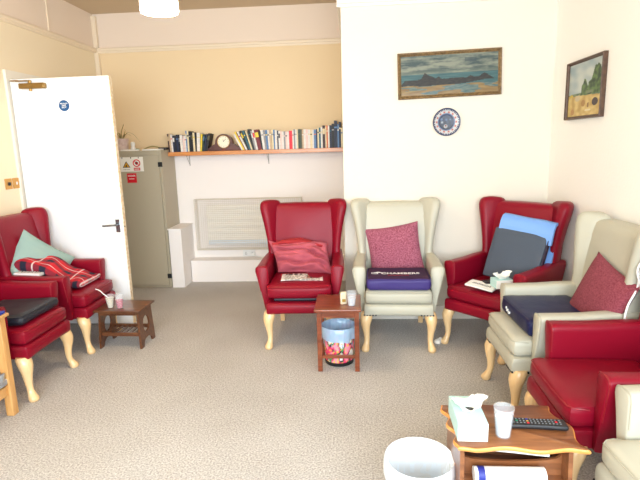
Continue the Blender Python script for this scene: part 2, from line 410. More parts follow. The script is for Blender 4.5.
# ------------------------------------------------------------------ pendant lamp
lp = thing('pendant_lamp', 'lit white pendant lamp with drum shade hanging from the ceiling', 'lamp', (-1.100, 3.0, 0))
g = G(); g.loft([[(r*cos(2*pi*j/40), r*sin(2*pi*j/40), z) for j in range(40)] for r, z in ((.100, 2.60), (.108, 2.348), (.104, 2.340), (.102, 2.348), (.096, 2.60))], False)
shd = g.build('lamp_shade', 'shade', lp)
g = G(); g.tube([(0, 0, H-.03), (0, 0, 2.62)], .004); g.build('cord', 'white', lp)
g = G(); g.lathe([(.05, H-.001), (.05, H-.02), (.02, H-.035)]); g.build('ceiling_rose', 'white', lp)
g = G(); g.lathe([(.018, 2.62), (.02, 2.55), (.014, 2.54)]); g.tube([(-.1, 0, 2.598), (.1, 0, 2.598)], .002); g.build('bulb_holder', 'white', lp)
g = G(); g.lathe([(.012, 2.54), (.03, 2.50), (.034, 2.47), (.02, 2.435), (.004, 2.43)]); g.build('bulb', mat('lit_bulb', (1, .9, .7), .5, emit=((1, .8, .5), 8)), lp)
ld = bpy.data.lights.new('lamp_bulb_light', 'POINT'); ld.energy = 32; ld.color = (1, .74, .46); ld.shadow_soft_size = .08
lo = bpy.data.objects.new('lamp_bulb_light', ld); COL.objects.link(lo); lo.parent = lp; lo.location = (0, 0, 2.32)

# ------------------------------------------------------------------ wing chairs
def arm_ring(s, y, k=1.0, ztop=.622, out=0, zb=.285):
    pts = [(.250, zb), (.279-out*.2, zb), (.294-out*.4, .36), (.312-out*.7, .44), (.331-out*.9, .53)]
    n = 11
    for i in range(n+1):
        a = pi*i/n; ca = math.copysign(abs(cos(a))**.62, cos(a)); sa = sin(a)**.62
        pts.append((.2985-out/2+(.0495-out/2)*ca, ztop-.038+.038*sa))
    pts += [(.2495, .50), (.249, .42), (.249, .36)]
    cx, cz = .296, (ztop+zb)/2
    return [(s*(cx+(x-cx)*k), y, cz+(z-cz)*(1-(1-k)*.25)) for x, z in pts]
def wing_ring(s, z, yf, xo, xi=.205, th=.052, yb=.70, k=1):
    p = [(xi, yb-.03), (xi+.002, yf+.085), (xo-th-.014, yf+.035), (xo-th, yf+.012), (xo-th*.72, yf-.001), (xo-th*.35, yf-.002), (xo-.004, yf+.012), (xo, yf+.035),
         (xo-.004, yf+.09), (xo-.02, yb-.04), (xo-.035, yb-.005), (xo-.07, yb)]
    cx = sum(a for a, _ in p)/len(p); cy = sum(b for _, b in p)/len(p)
    return [(s*(cx+(x-cx)*k), cy+(y-cy)*k, z) for x, y in p]
def make_chair(name, label, kind, x, y, deg, under=False):
    lea, pip = ('red', 'redpipe') if kind == 'red' else ('cream', 'creampipe')
    t = thing(name, label, 'armchair', (x, y, 0), radians(deg), None)
    # front seat rail and base
    g = G()
    def wr(a, b, c):
        f = max(0, (.1-b)/.12)
        d = -.012*sin(pi*max(0, min(1, (c-.27)/.11)))*f
        low = .018*max(0, abs(a)/.25-.55)*f if c < .31 else 0
        return (a*(1+.02*f), b+d, c-low)
    g.rbox(0, .305, .328, .512, .65, .09, .018, 10, wr)
    g.build('seat_rail', lea, t)
    # seat cushion
    g = G()
    zc = .424+(.034 if under else 0)
    def wc(a, b, c):
        crown = .014*(1-(a/.26)**2)*max(0, 1-((b-.22)/.3)**2) if c > zc else 0
        fb = -.014*sin(pi*max(0, min(1, (c-zc+.06)/.12)))*(1-(a/.25)**4) if b < .05 else 0
        ex = 1+.035*max(0, 1-max(0, b)/.09)
        return (a*ex, b+fb, c+crown)
    g.rbox(0, .235, zc, .492, .51, (.112 if under else .104), .032, 12, wc)
    g.build('seat_cushion', lea, t)
    g = G()
    def crown_z(a, b): return 0
    for zz, off in ((zc+.040, .0),):
        pts = [(-.252, .06, zz-.004), (-.252, .03, zz), (-.246, .0, zz), (-.225, -.022, zz+.001), (-.12, -.03, zz+.003), (0, -.032, zz+.004), (.12, -.03, zz+.003), (.225, -.022, zz+.001), (.246, 0, zz), (.252, .03, zz), (.252, .06, zz-.004)]
        g.tube(pts, .0032, 6)
    g.build('cushion_piping', pip, t)
    # backrest with top roll
    g = G(); rings = []
    for z, yf, yb, w_, k in ((.30, .56, .665, .25, 1), (.45, .535, .67, .27, 1), (.60, .545, .685, .285, 1), (.75, .563, .695, .296, 1), (.90, .585, .708, .305, 1), (.98, .598, .717, .310, 1),
                             (1.02, .606, .720, .311, 1), (1.048, .614, .720, .310, 1), (1.064, .628, .715, .305, 1), (1.070, .648, .700, .295, 1)):
        ring = []
        nn = 9
        for i in range(nn):
            a = -w_+2*w_*i/(nn-1); bul = .022*(1-min(1, (a/.235)**2))*sin(pi*max(0, min(1, (z-.3)/.8)))
            ring.append((a, yf-bul, z+(.006*(1-(a/w_)**2) if z > 1 else 0)))
        for i in range(nn):
            a = w_-2*w_*i/(nn-1); ring.append((a*.97, yb+.012*(1-(a/w_)**2), z+(.006*(1-(a/w_)**2) if z > 1 else 0)))
        rings.append(ring)
    g.loft(rings); g.build('backrest', lea, t, ang=60)
    for s in (-1, 1):
        # wing
        g = G(); rr = []
        for z, yf, xo, yb, k in ((.585, .488, .318, .675, 1), (.61, .500, .316, .68, 1), (.65, .514, .314, .685, 1), (.70, .522, .317, .69, 1), (.78, .526, .325, .70, 1), (.88, .530, .341, .71, 1), (.95, .534, .356, .716, 1),
                              (1.01, .539, .370, .721, 1), (1.04, .543, .375, .723, 1), (1.062, .548, .377, .723, .985), (1.080, .552, .376, .722, .94), (1.093, .556, .374, .720, .85), (1.102, .56, .372, .716, .68), (1.106, .565, .368, .71, .42)):
            rr.append(wing_ring(s, z, yf, xo, yb=yb, k=k, th=.06+.018*sm(.8, 1.0, z)))
        g.loft(rr); g.build('wing', lea, t, ang=60)
        # arm
        g = G(); ys = [(.076, .80), (.079, .90), (.086, .965), (.096, .995), (.11, 1), (.2, 1), (.3, 1), (.4, 1), (.5, 1), (.6, 1), (.68, 1)]
        g.loft([arm_ring(s, yy, k, .643+.012*sm(.25, .5, yy), .02*sm(.3, .68, yy)) for yy, k in ys])
        g.build('arm', lea, t, ang=60)
        g = G(); ring = [(a*1.0, b-.003, c) for a, b, c in arm_ring(s, .086, .985, .643)]
        g.tube(ring[3:-2], .0032, 6); g.build('arm_piping', pip, t)
        # front cabriole leg
        g = G(); o_ = s*.243
        prof = [(.300, -.006, .012, .040), (.285, -.004, .010, .046), (.262, .000, .002, .047), (.238, .004, -.006, .044), (.205, .006, -.010, .036), (.165, .003, -.008, .029), (.125, -.001, -.006, .0235), (.09, -.003, -.008, .0205), (.065, -.001, -.013, .021),
                (.045, .004, -.022, .025), (.028, .008, -.031, .031), (.013, .009, -.034, .032), (.003, .008, -.033, .027), (0, .008, -.033, .024)]
        rings = [[(o_+s*(dx)+r*cos(2*pi*j/16), .012+dy+r*sin(2*pi*j/16), z) for j in range(16)] for z, dx, dy, r in prof]
        g.loft(rings); g.build('leg', 'legwood', t, ang=60)
        # rear leg
        g = G(); prof = [(.30, 0, .023), (.20, .0, .022), (.10, .015, .019), (.02, .034, .021), (0, .036, .021)]
        g.loft([[(s*.225+r*cos(2*pi*j/4+pi/4)*1.3, .60+dy+r*sin(2*pi*j/4+pi/4)*1.3, z) for j in range(4)] for z, dy, r in prof])
        g.build('leg', 'legwood', t)
    if kind == 'cream':
        for s in (-1, 1):
            for (px_, py_) in [(s*(.258-.022*k), -.021) for k in range(5)]+[(s*.2665, .015+.025*k) for k in range(3)]:
                g = G(); g.rbox(px_, py_-.004, .291, .012, .011, .012, .004, 4); g.build('nail', 'black', t)
    bpy.context.view_layer.update()
    return t
ch_rc = make_chair('wing_chair', 'red leather wing chair holding a crumpled pink cushion, beside the wall heater guard', 'red', -.437, 3.70, .6, under=True)
ch_cc = make_chair('wing_chair', 'cream leather wing chair under the round blue plate, holding a purple box cushion', 'cream', .321, 3.645, -2)
ch_rk = make_chair('wing_chair', 'red leather wing chair angled in the room corner, holding grey and blue pads', 'red', .880, 3.615, -48)
ch_cr = make_chair('wing_chair', 'cream leather wing chair against the right wall with a flat navy box cushion', 'cream', .886, 2.928, -89)
ch_rr = make_chair('wing_chair', 'empty red leather chair on the right behind the magazine table', 'red', .903, 2.218, -91)
ch_cb = make_chair('wing_chair', 'cream leather chair cut off by the bottom right corner of the view', 'cream', .936, 1.500, -86)
ch_lf = make_chair('wing_chair', 'red leather wing chair on the left with a black vinyl pad, beside the oak table', 'red', -2.105, 3.09, 92)
ch_lb = make_chair('wing_chair', 'red leather wing chair by the open white door, holding a sage green cushion', 'red', -2.12, 3.835, 92)

def on(chair, x, y, z, rot=(0, 0, 0)):
    return chair.matrix_world @ Matrix.Translation((x, y, z)) @ Matrix.Rotation(rot[2], 4, 'Z') @ Matrix.Rotation(rot[1], 4, 'Y') @ Matrix.Rotation(rot[0], 4, 'X')
def put(o, chair, x, y, z, rot=(0, 0, 0)):
    o.matrix_world = on(chair, x, y, z, rot); return o
def pillow(g, w_, h_, t_, fold=0, seed=0, mi=0, colf=None, n=22, tuck=.10):
    # lies in the xz plane, thickness along y, z from 0..h
    for sgn in (-1, 1):
        def f(u, v):
            a, b = u*2-1, v*2-1
            pin = 1-tuck*(a*a)*(1-b*b)*0-.06*(1-b*b)*0
            x = w_/2*a*(1-tuck*(1-b*b)*.0-.10*(1-abs(b)**2)*abs(a)**3*0)
            ex = (1-.07*(1-b*b)*abs(a)**2); ez = (1-.07*(1-a*a)*abs(b)**2)
            p = max(0, 1-abs(a)**2.6)**.55*max(0, 1-abs(b)**2.6)**.55
            d = t_/2*p
            if fold: d += fold*p*(abs(sin(b*5+1.8*a*a+1.2*a+seed+1.5*nz(a*1.5, b*1.5, 2)))-.5+.8*nz(a*2.2+seed, b*4, seed))*.6
            return (w_/2*a*ex, sgn*d, h_/2*b*ez+h_/2)
        g.grid(f, n, n, colf, mi)
    return g

# items on the central red chair
g = G(); pillow(g, .47, .27, .13, fold=.085, seed=1.3, n=60)
g.v = [(x+.08*(z/.285-.5)*-1.0-(.03 if x < 0 else 0)*(z/.285), y, z+.015*sin(x*14)*(z/.285)) for x, y, z in g.v]
o = g.build('crumpled_cushion', 'pink'); tag(o, 'crumpled pink cotton cushion with a red edge slumped on the central red chair', 'cushion')
put(o, ch_rc, -.01, .33, .520, (radians(-24), radians(3), 0))
g = G()
def lip(u, v):
    a = u*2-1
    return (.215*a*(1-.03*v)-.045, -.03+.11*v*(1-a*a*.6), .262-.02*a*a+.05*sin(pi*v*.7)*(1-a*a))
g.grid(lip, 20, 6); c2 = g.build('cushion_back', 'pinkdark', o); c2['label'] = 'brick red reverse of the cushion'
sol = c2.modifiers.new('s', 'SOLIDIFY'); sol.thickness = .02
def news(u, v, seed=0):
    c = rgb(226, 224, 220)
    row = int(v*16); k = nz(u*30+seed, row*3.7, 1.3)
    if .08 < u < .92 and row % 2 == 0 and k > -.1: c = rgb(110, 110, 112)
    if .62 < u < .8 and .3 < v < .8: c = rgb(60, 50, 56) if k > 0 else rgb(214, 150, 130)
    if .1 < u < .5 and v > .72: c = rgb(70, 66, 70) if nz(u*40, 3.1) > -.05 else c
    return c
def paper_sheet(name, w_, h_, label, cat, th=.006, fn=news, curl=.01, nx=48, ny=32):
    g = G()
    def top(u, v): return (w_*(u-.5), h_*(v-.5), th+curl*sin(u*pi*1.3+.5)*.6+curl*.4*v)
    def bot(u, v): x, y, z = top(u, v); return (x, y, z-th)
    g.grid(top, nx, ny, fn); g.grid(bot, nx, ny, lambda u, v: rgb(220, 218, 214))
    # rim
    g2 = []
    for k in range(nx): a = k; b = k+1; n1 = (nx+1)*(ny+1); g2.append((a, b, b+n1, a+n1)); c = ny*(nx+1)+k; g2.append((c, c+1, c+1+n1, c+n1))
    for k in range(ny): a = k*(nx+1); b = a+nx+1; n1 = (nx+1)*(ny+1); g2.append((a, b, b+n1, a+n1)); g2.append((a+nx, b+nx, b+nx+n1, a+nx+n1))
    g.f += g2; g.m += [0]*len(g2)
    o = g.build(name, 'pattern', ang=50); return tag(o, label, cat)
o = paper_sheet('magazine', .33, .20, 'open printed magazine lying under the crumpled pink cushion', 'magazine')
put(o, ch_rc, .01, .18, .520, (radians(-2), 0, radians(4)))
g = G(); g.rbox(.015, .24, .3855, .44, .42, .024, .010, 8)
o = g.build('thin_cushion', 'charcoal'); tag(o, 'thin black pad wedged beneath the seat cushion of the central red chair', 'pad')
put(o, ch_rc, 0, -.005, 0)

# items on the central cream chair
def box_cushion(name, w_, d_, h_, label, mats, chair, x, y, z, rot, r=.025, topmat=False, sag=.006, cat='cushion'):
    g = G()
    def wp(a, b, c):
        s_ = 1+.02*sin(pi*c/h_)
        return (a*s_+.003*nz(a*12, b*12, c*20), b*s_+.004*nz(a*10, c*20, 7), c+(-sag*(1-(2*a/w_)**2)*(1-(2*b/d_)**2)+.003*nz(a*14, b*14, 3) if c > h_*.6 else 0))
    g.rbox(0, 0, h_/2, w_, d_, h_, r, 14, wp)
    if topmat:
        for i, f in enumerate(g.f):
            if all(g.v[k][2] > h_-.014 for k in f): g.m[i] = 1
    o = g.build(name, mats, ang=60); tag(o, label, cat); put(o, chair, x, y, z, rot)
    g = G()
    zz = h_-.012; X = w_/2-.002; Y = d_/2-.002
    pts = []
    for (cx, cy, a0) in ((X-r, Y-r, 0), (-X+r, Y-r, 90), (-X+r, -Y+r, 180), (X-r, -Y+r, 270)):
        for k in range(4): a = radians(a0+30*k); pts.append(((cx+r*cos(a))*1.01, (cy+r*sin(a))*1.01, zz))
    pts.append(pts[0]); g.tube(pts, .0025, 6); g.build('seam', mats[0] if isinstance(mats, list) else mats, o)
    return o
pc = box_cushion('box_cushion', .470, .36, .098, 'purple box cushion with white lettering on the cream chair under the plate', ['purple', 'purpletop'], ch_cc, .0, .155, .480, (0, 0, 0), topmat=True)
text_mesh('printed_name', 'CHAMBERS', .062, 'white', pc, (.02, -.015, .0950), (radians(2), 0, 0), .0006, .95, .001)
g = G(); g.box(-.205, -.15, -.035, -.027, .094, .0965); g.box(-.205, -.15, -.005, .003, .094, .0965); g.box(-.205, -.197, -.035, .003, .094, .0965); g.box(-.158, -.15, -.035, .003, .094, .0965)
g.add([(-.18, .005, .0968), (-.12, .005, .0968), (-.15, .028, .0968), (-.18, .005, .094), (-.12, .005, .094), (-.15, .028, .094)], [(0, 1, 2), (5, 4, 3), (0, 3, 4, 1), (1, 4, 5, 2), (2, 5, 3, 0)])
g.build('printed_emblem', 'white', pc, smooth=False)
g = G()
for k in range(9): g.box(-.075+.018*k, -.075+.018*k+.012, -.072, -.064, .093, .0962)
g.build('printed_small_line', 'pinkdark', pc, smooth=False)
g = G(); pillow(g, .45, .43, .13, n=26)
o = g.build('tweed_cushion', 'tweed'); tag(o, 'rose pink tweed cushion standing tilted above the purple cushion', 'cushion')
put(o, ch_cc, .022, .435, .478, (radians(-17), radians(-9), radians(-3)))

# items on the corner chair
g = G()
def wp(a, b, c): return (a+.004*nz(a*8, c*8), b+.006*nz(a*6, c*6, 4)-.012*sin(pi*(a/.44+.5)), c)
g.rbox(0, 0, .20, .42, .05, .40, .016, 12, wp)
o = g.build('grey_pad', 'greypad'); tag(o, 'slate grey upright seat pad leaning in the red corner chair', 'pad')
put(o, ch_rk, .055, .335, .495, (radians(-19), radians(5), radians(4)))
g = G(); g.rbox(.217, 0, .2, .008, .045, .37, .004, 6); c2 = g.build('side_panel', 'darkplum', o); c2['label'] = 'dark plum side strip'
g = G(); rings = []
path = [(-.012, .335), (-.030, .40), (-.030, .45), (-.018, .488), (.008, .505), (.04, .50), (.062, .48), (.074, .42), (.078, .30), (.078, .15), (.078, .04)]
thk = .022
P_ = [Vector(p) for p in path]; nx_ = 14
outer = []; inner = []
for i, p in enumerate(P_):
    tt = (P_[min(i+1, len(P_)-1)]-P_[max(i-1, 0)]).normalized(); nn = Vector((-tt.y, tt.x))
    outer.append(p+nn*thk*.5); inner.append(p-nn*thk*.5)
prof = outer+inner[::-1]
for k in range(nx_+1):
    a = -.205+.42*k/nx_
    rings.append([(a+.004*nz(q.y*9, k), q.x+.004*nz(q.y*12, a*10), q.y+.006*nz(a*9, 3.3)) for q in prof])
g.loft(rings); o = g.build('blue_pad', 'blue', ang=60); tag(o, 'sky blue vinyl pad folded behind and over the grey pad', 'pad')
put(o, ch_rk, .08, .348, .495, (radians(-19), radians(5), radians(4)))
def tissue_box(loc, rot, w_, d_, h_, label):
    t = thing('tissue_box', label, 'tissue box', loc, rot)
    g = G(); g.box(-w_/2, w_/2, -d_/2, d_/2, 0, h_)
    for i, f in enumerate(g.f):
        if all(g.v[k][1] < 0 for k in f): g.m[i] = 1
    g.build('carton', ['teal', 'paper'], t, bevel=.002)
    g = G()
    def f(u, v):
        a, r_ = 2*pi*u, v
        R_ = .014+.026*r_+.010*r_*sin(3*a+1)+.006*r_*sin(7*a)
        return (R_*cos(a)*1.5, R_*sin(a)*1.2, h_-.004+.040*r_+.016*sin(2*a+.7)*r_+.008*nz(cos(a)*3, sin(a)*3, r_*3))
    g.grid(f, 28, 8); o = g.build('tissue', 'paper', t); s_ = o.modifiers.new('s', 'SOLIDIFY'); s_.thickness = .0008
    g = G(); g.lathe([(.018, h_+.0003), (.018, h_+.0008)], n=20); o = g.build('opening', 'black', t); o.scale = (1.4, .8, 1)
    return t
mw = ch_rk.matrix_world
tb = tissue_box((1.055, 3.575, .522), radians(8), .125, .11, .062, 'small pale teal tissue box on the red corner chair seat')
o = paper_sheet('folded_papers', .21, .12, 'white folded papers on the seat edge of the corner chair', 'papers', th=.012, curl=.004, fn=lambda u, v: rgb(50, 50, 54) if (.15 < u < .85 and .4 < v < .6 and nz(u*40, v*9) > -.1) else rgb(238, 236, 232))
o.location = (.925, 3.615, .514); o.rotation_euler = (radians(3), radians(4), radians(-38))
g = G(); g.rbox(0, 0, .012, .10, .07, .024, .008, 6); g.rbox(.02, 0, .028, .03, .03, .012, .004, 4)
o = g.build('glasses_case', 'black'); tag(o, 'small black case between the papers and tissue box', 'case'); o.location = (.995, 3.675, .517); o.rotation_euler = (0, 0, .3)

# items on the right cream chair
nc = box_cushion('box_cushion', .475, .42, .110, 'navy box cushion with faint white mark on the right cream chair', 'navy', ch_cr, 0.0, .27, .480, (radians(-1), 0, radians(1)))
g = G()
for k, (a, b) in enumerate(((-.135, .056), (-.120, .044), (-.105, .048), (-.090, .037), (-.075, .042))):
    g.box(a, a+.009, -.2195, -.2135, b-.006, b+.008)
g.build('printed_mark', 'white', nc, smooth=False)
g = G(); pillow(g, .42, .41, .12, n=24)
o = g.build('red_cushion', 'rose'); tag(o, 'dusky red woven cushion leaning in the cream chair on the right', 'cushion')
put(o, ch_cr, .085, .425, .48, (radians(-17), radians(14), radians(3)))

# call cord hanging by the right chairs
cd = thing('pull_cord', 'white looped call cord with an orange pull between cream and red chairs at right', 'cord', (0, 0, 0))
def smooth_path(pts, n=8):
    P = [Vector(p) for p in pts]; P = [P[0]]+P+[P[-1]]; out = []
    for i in range(1, len(P)-2):
        for k in range(n):
            t = k/n; a, b, c, d = P[i-1], P[i], P[i+1], P[i+2]
            out.append(.5*((2*b)+(-a+c)*t+(2*a-5*b+4*c-d)*t*t+(-a+3*b-3*c+d)*t**3))
    out.append(P[-2]); return out
g = G(); g.tube(smooth_path([(1.632, 2.56, 1.62), (1.60, 2.565, 1.35), (1.50, 2.575, 1.05), (1.455, 2.58, .90), (1.445, 2.58, .80), (1.405, 2.58, .70), (1.395, 2.58, .60), (1.41, 2.58, .50)]), .0055, 8)
g.tube(smooth_path([(1.47, 2.57, .98), (1.43, 2.565, .90), (1.455, 2.56, .80), (1.475, 2.56, .68), (1.475, 2.56, .50), (1.44, 2.57, .47), (1.41, 2.58, .50)]), .0055, 8)
g.build('cord', 'white', cd)
g = G(); g.rbox(1.487, 2.60, .85, .035, .02, .03, .008, 6); g.build('pull', 'orange', cd)

# items on the left chairs
bp_ = box_cushion('box_cushion', .43, .42, .072, 'black vinyl pad on the front left red chair seat', 'charcoal', ch_lf, 0.0, .215, .482, (radians(-2), 0, 0), r=.03)
g = G(); pillow(g, .475, .46, .12, fold=.014, seed=.4, n=28)
o = g.build('sage_cushion', 'sage'); tag(o, 'sage green square cushion leaning in the red chair beside the door', 'cushion')
put(o, ch_lb, -.165, .505, .475, (radians(-16), radians(39), radians(-40)))
def tartan(u, v):
    red, dark, wht = rgb(200, 22, 40), rgb(28, 30, 52), rgb(230, 220, 220)
    def band(t, ofs):
        t = (t+ofs) % 1.0
        if t < .34: return 1
        if .62 < t < .665: return 2
        if .47 < t < .49: return 3
        return 0
    a, b = band(u*2.3, .15), band(v*4.4, .30)
    if a == 2 or b == 2: return wht if (a == 2) != (b == 2) or True else red
    if a == 1 and b == 1: return dark
    if a == 1 or b == 1: return lerp3(red, dark, .62 if a == 1 else .35)
    if a == 3 or b == 3: return lerp3(red, dark, .8)
    return red
g = G()
PTH = smooth_path([(-.06, .52, .205), (-.05, .40, .205), (-.04, .27, .18), (-.03, .17, .11), (.02, .08, .045), (.05, .0, .03)], 6)
def bl(sgn):
    def f(u, v):
        k = v*(len(PTH)-1); i = int(min(k, len(PTH)-2)); p = PTH[i].lerp(PTH[i+1], k-i)
        a = u*2-1; ed = (1-abs(a)**7)**.5*(1-abs(v*2-1)**10)**.5
        th = (.052-.02*v)*ed
        wv = .010*sin(v*17+2*a)*ed+.010*nz(a*2.5, v*7, 2)*ed
        wid = .13+.05*v
        return (a*wid+p.x, p.y, p.z+sgn*th+(wv if sgn > 0 else 0))
    return f
g.grid(bl(1), 60, 80, tartan); g.grid(bl(-1), 60, 80, tartan)
o = g.build('tartan_blanket', 'cloth', ang=80); tag(o, 'red and black tartan blanket bunched on the chair by the door', 'blanket')
put(o, ch_lb, -.01, .065, .49, (0, 0, 0))
def zebra(u, v): return rgb(40, 42, 50) if (.05 < u < .95 and sin(u*70+4*nz(u*6, v*3)) > .1 and .15 < v < .85) else rgb(232, 232, 232)
o = paper_sheet('newspaper', .20, .17, 'folded newspaper with bold black print under the tartan blanket', 'newspaper', th=.02, fn=zebra, curl=.003, nx=60, ny=20)
put(o, ch_lb, -.175, .41, .640, (radians(0), radians(-4), radians(90)))

# ------------------------------------------------------------------ low table by the door
t = thing('side_table', 'low dark brown slatted side table by the open door', 'table', (-1.888, 3.80, 0), radians(-1.5))
tw, td, th_ = .365, .30, .325
g = G(); g.rbox(0, 0, th_-.008, tw+.02, td, .017, .006, 8); g.build('tabletop', 'walnut', t)
for s in (-1, 1):
    # end panel: splayed board with an oval opening and arched foot
    N_ = 40; outer = []; inner = []
    W2 = .118; zt = th_-.017
    for k in range(N_):
        a = 2*pi*k/N_
        inner.append((.058*cos(a), .175+.068*sin(a)))
    # faces as strips: build panel from pieces (left stile, right stile, bottom board with arch, top board)
    g = G()
    def piece(poly, s=s, g=g):
        rs = []
        for dx in (-.0075, .0075): rs.append([(s*(.158+.012*(zt-z)/zt)+dx, y, z) for y, z in poly])
        g.loft(rs)
    # left/right stiles following oval
    for q in (-1, 1):
        L = []; R_ = []
        for k in range(13):
            z = .107+.136*k/12; yy = .058*sqrt(max(0, 1-((z-.175)/.068)**2))
            R_.append((q*yy, z)); L.append((q*(W2+.012*(zt-z)/zt), z))
        for k in range(12):
            piece([L[k], L[k+1], R_[k+1], R_[k]] if q > 0 else [R_[k], R_[k+1], L[k+1], L[k]])
        piece([(q*(W2+.012), .0), (q*(W2+.010), .107), (0, .107), (0, .062), (q*.045, .055), (q*.07, .035), (q*.084, .0)])
    piece([(-W2, .243), (-W2, zt), (W2, zt), (W2, .243)])
    g.build('leg', 'walnut', t, smooth=False)
g = G()
for y in (-.10, .10): g.box(-.155, .155, y-.008, y+.008, .10, .13)
for k in range(6):
    g.box(-.135+.045*k, -.135+.045*k+.022, -.10, .10, .108, .116)
g.build('slatted_shelf', 'walnut', t, smooth=False)
for ya in (-.125, .112): bx('apron', 'walnut', (-.15, .15, ya, ya+.013, th_-.045, th_-.016), t)
def cup(name, loc, r0, r1, h, drink, level, label, rotx=0, ribs=False, bodymat='clear'):
    t = thing(name, label, 'cup', loc, (rotx, 0, 0))
    g = G(); n = 28; rings = []
    for rr, z in ((r0*.98, .0015), (r0, .004), (r0+(r1-r0)*.5, h*.5), (r1, h), (r1-.0012, h), (r0+(r1-r0)*.5-.0012, h*.5), (r0-.0015, .005)):
        rings.append([((rr+(.0006*(j % 2) if ribs else 0))*cos(2*pi*j/n), (rr+(.0006*(j % 2) if ribs else 0))*sin(2*pi*j/n), z) for j in range(n)])
    g.loft(rings, False); g.add([(r0*.97*cos(2*pi*j/n), r0*.97*sin(2*pi*j/n), .0015) for j in range(n)], [tuple(range(n))])
    g.build('cup_wall', bodymat, t)
    g = G(); g.lathe([(r0-.004, .005), (r0+(r1-r0)*level*.98-.003, h*level), (.001, h*level+.0003)], n=24); g.build('drink', drink, t)
    g = G(); g.loft([[((r1+q)*cos(2*pi*j/28), (r1+q)*sin(2*pi*j/28), h+z) for j in range(28)] for q, z in ((0, 0), (.001, .001), (0, .002), (-.001, .001), (0, 0))], False); g.build('rim', M['white'] if bodymat != 'clear' else 'clear', t)
    return t
cup('drinking_glass', (-1.892, 3.73, .3255), .024, .034, .112, 'pinkdrink', .62, 'clear glass of pink squash on the low dark table')
dc = cup('dessert_cup', (-1.972, 3.735, .3255), .022, .037, .105, 'beige', .8, 'clear dessert cup with a spoon on the low dark table', bodymat='clear')
g = G(); g.tube(smooth_path([(-.11, 0, .155), (-.075, 0, .14), (-.05, 0, .115), (-.02, 0, .09), (.0, 0, .07)]), [.004]*33, 8)
o = g.build('spoon', 'white'); o.location = (-1.972, 3.735, .328); tag(o, 'white plastic spoon resting in the dessert cup', 'spoon')

# ------------------------------------------------------------------ middle side table
t = thing('side_table', 'tall reddish brown side table between the central red and cream chairs', 'table', (-.126, 3.425, 0), 0)
g = G(); g.rbox(0, 0, .456, .322, .37, .018, .005, 8); g.build('tabletop', 'mahog', t)
g = G()
for y in (-.135, .135): g.box(-.125, .125, y-.008, y+.008, .395, .447)
for x in (-.125, .125): g.box(x-.008, x+.008, -.13, .13, .395, .447)
g.build('apron', 'mahog', t, smooth=False)
for x in (-.13, .13):
    for y in (-.135, .135):
        g = G(); g.box(x-.016, x+.016, y-.016, y+.016, 0, .447); g.build('leg', 'mahog', t, bevel=.002)
g = G(); g.box(-.115, .115, -.143, -.127, .095, .118); g.build('stretcher', 'mahog', t, bevel=.002)
g = G(); g.box(-.138, -.122, -.12, .12, .175, .198); g.build('stretcher', 'mahog', t, bevel=.002)
g = G(); g.box(.122, .138, -.12, .12, .175, .198); g.build('stretcher', 'mahog', t, bevel=.002)
cup('plastic_cup', (-.030, 3.335, .465), .026, .036, .100, 'drink', .6, 'clear plastic cup of cloudy water on the reddish brown table')
g = G(); g.rbox(0, 0, .045, .045, .03, .09, .008, 6, lambda a, b, c: (a+.003*nz(c*30, 1), b*(1-.4*c/.09), c))
g.box(-.012, .012, -.0165, -.0145, .02, .04, 1)
o = g.build('biscuit_packet', ['beige', 'gold']); o.location = (-.088, 3.37, .465); o.rotation_euler = (0, 0, .3); tag(o, 'small cream packet beside the plastic cup', 'packet')

# ------------------------------------------------------------------ floral bin under the middle table
t = thing('waste_bin', 'floral waste bin with blue liner under the reddish brown table', 'bin', (-.128, 3.45, 0), 0)
def floral(u, v):
    if v < .10: return rgb(18, 20, 24)
    a, b = u*16, v*5
    k = nz(a, b, 3.1); k2 = nz(a*1.7+9, b*1.7, 8.4); k3 = nz(a*3, b*3, 1.2)
    c = rgb(16, 18, 22)
    if k2 > .12: c = rgb(60, 150, 90)
    if k > .02: c = rgb(236, 60, 110)
    if k > .22: c = rgb(250, 150, 170)
    if k < -.25: c = rgb(245, 240, 235)
    if k3 > .38: c = rgb(250, 200, 60)
    return c
g = G(); g.grid(lambda u, v: ((.098+.024*v)*cos(2*pi*u), (.098+.024*v)*sin(2*pi*u), .004+.275*v), 90, 40, floral)
g.build('bin_body', 'pattern', t)
g = G(); g.lathe([(.092, .002), (.104, .004), (.106, .022), (.100, .026)], n=40); g.build('base_ring', 'black', t)
def liner(g, r0, h, drop, depth, seed, ripple=.006):
    n = 72; rings = []
    def ring(r, z, rp, zr=0): return [((r+rp*nz(cos(2*pi*j/n)*5+seed, sin(2*pi*j/n)*5, z*9))*cos(2*pi*j/n), (r+rp*nz(cos(2*pi*j/n)*5+seed, sin(2*pi*j/n)*5, z*9))*sin(2*pi*j/n), z+zr*nz(cos(2*pi*j/n)*3, sin(2*pi*j/n)*3+seed)) for j in range(n)]
    rings.append(ring(r0+.010, h-drop, ripple*1.6, .03)); rings.append(ring(r0+.011, h-drop*.5, ripple, .01)); rings.append(ring(r0+.007, h-.004, ripple*.4)); rings.append(ring(r0+.002, h+.003, ripple*.4))
    rings.append(ring(r0-.006, h-.004, ripple)); rings.append(ring(r0-.012, h-.04, ripple*1.6)); rings.append(ring(r0-.02, h-depth*.6, ripple*2)); rings.append(ring(r0-.04, h-depth, ripple*2)); rings.append(ring(.02, h-depth-.01, 0))
    g.loft(rings, False)
g = G(); liner(g, .122, .285, .085, .22, 2.2, .010); g.build('bin_liner', 'blueliner', t)

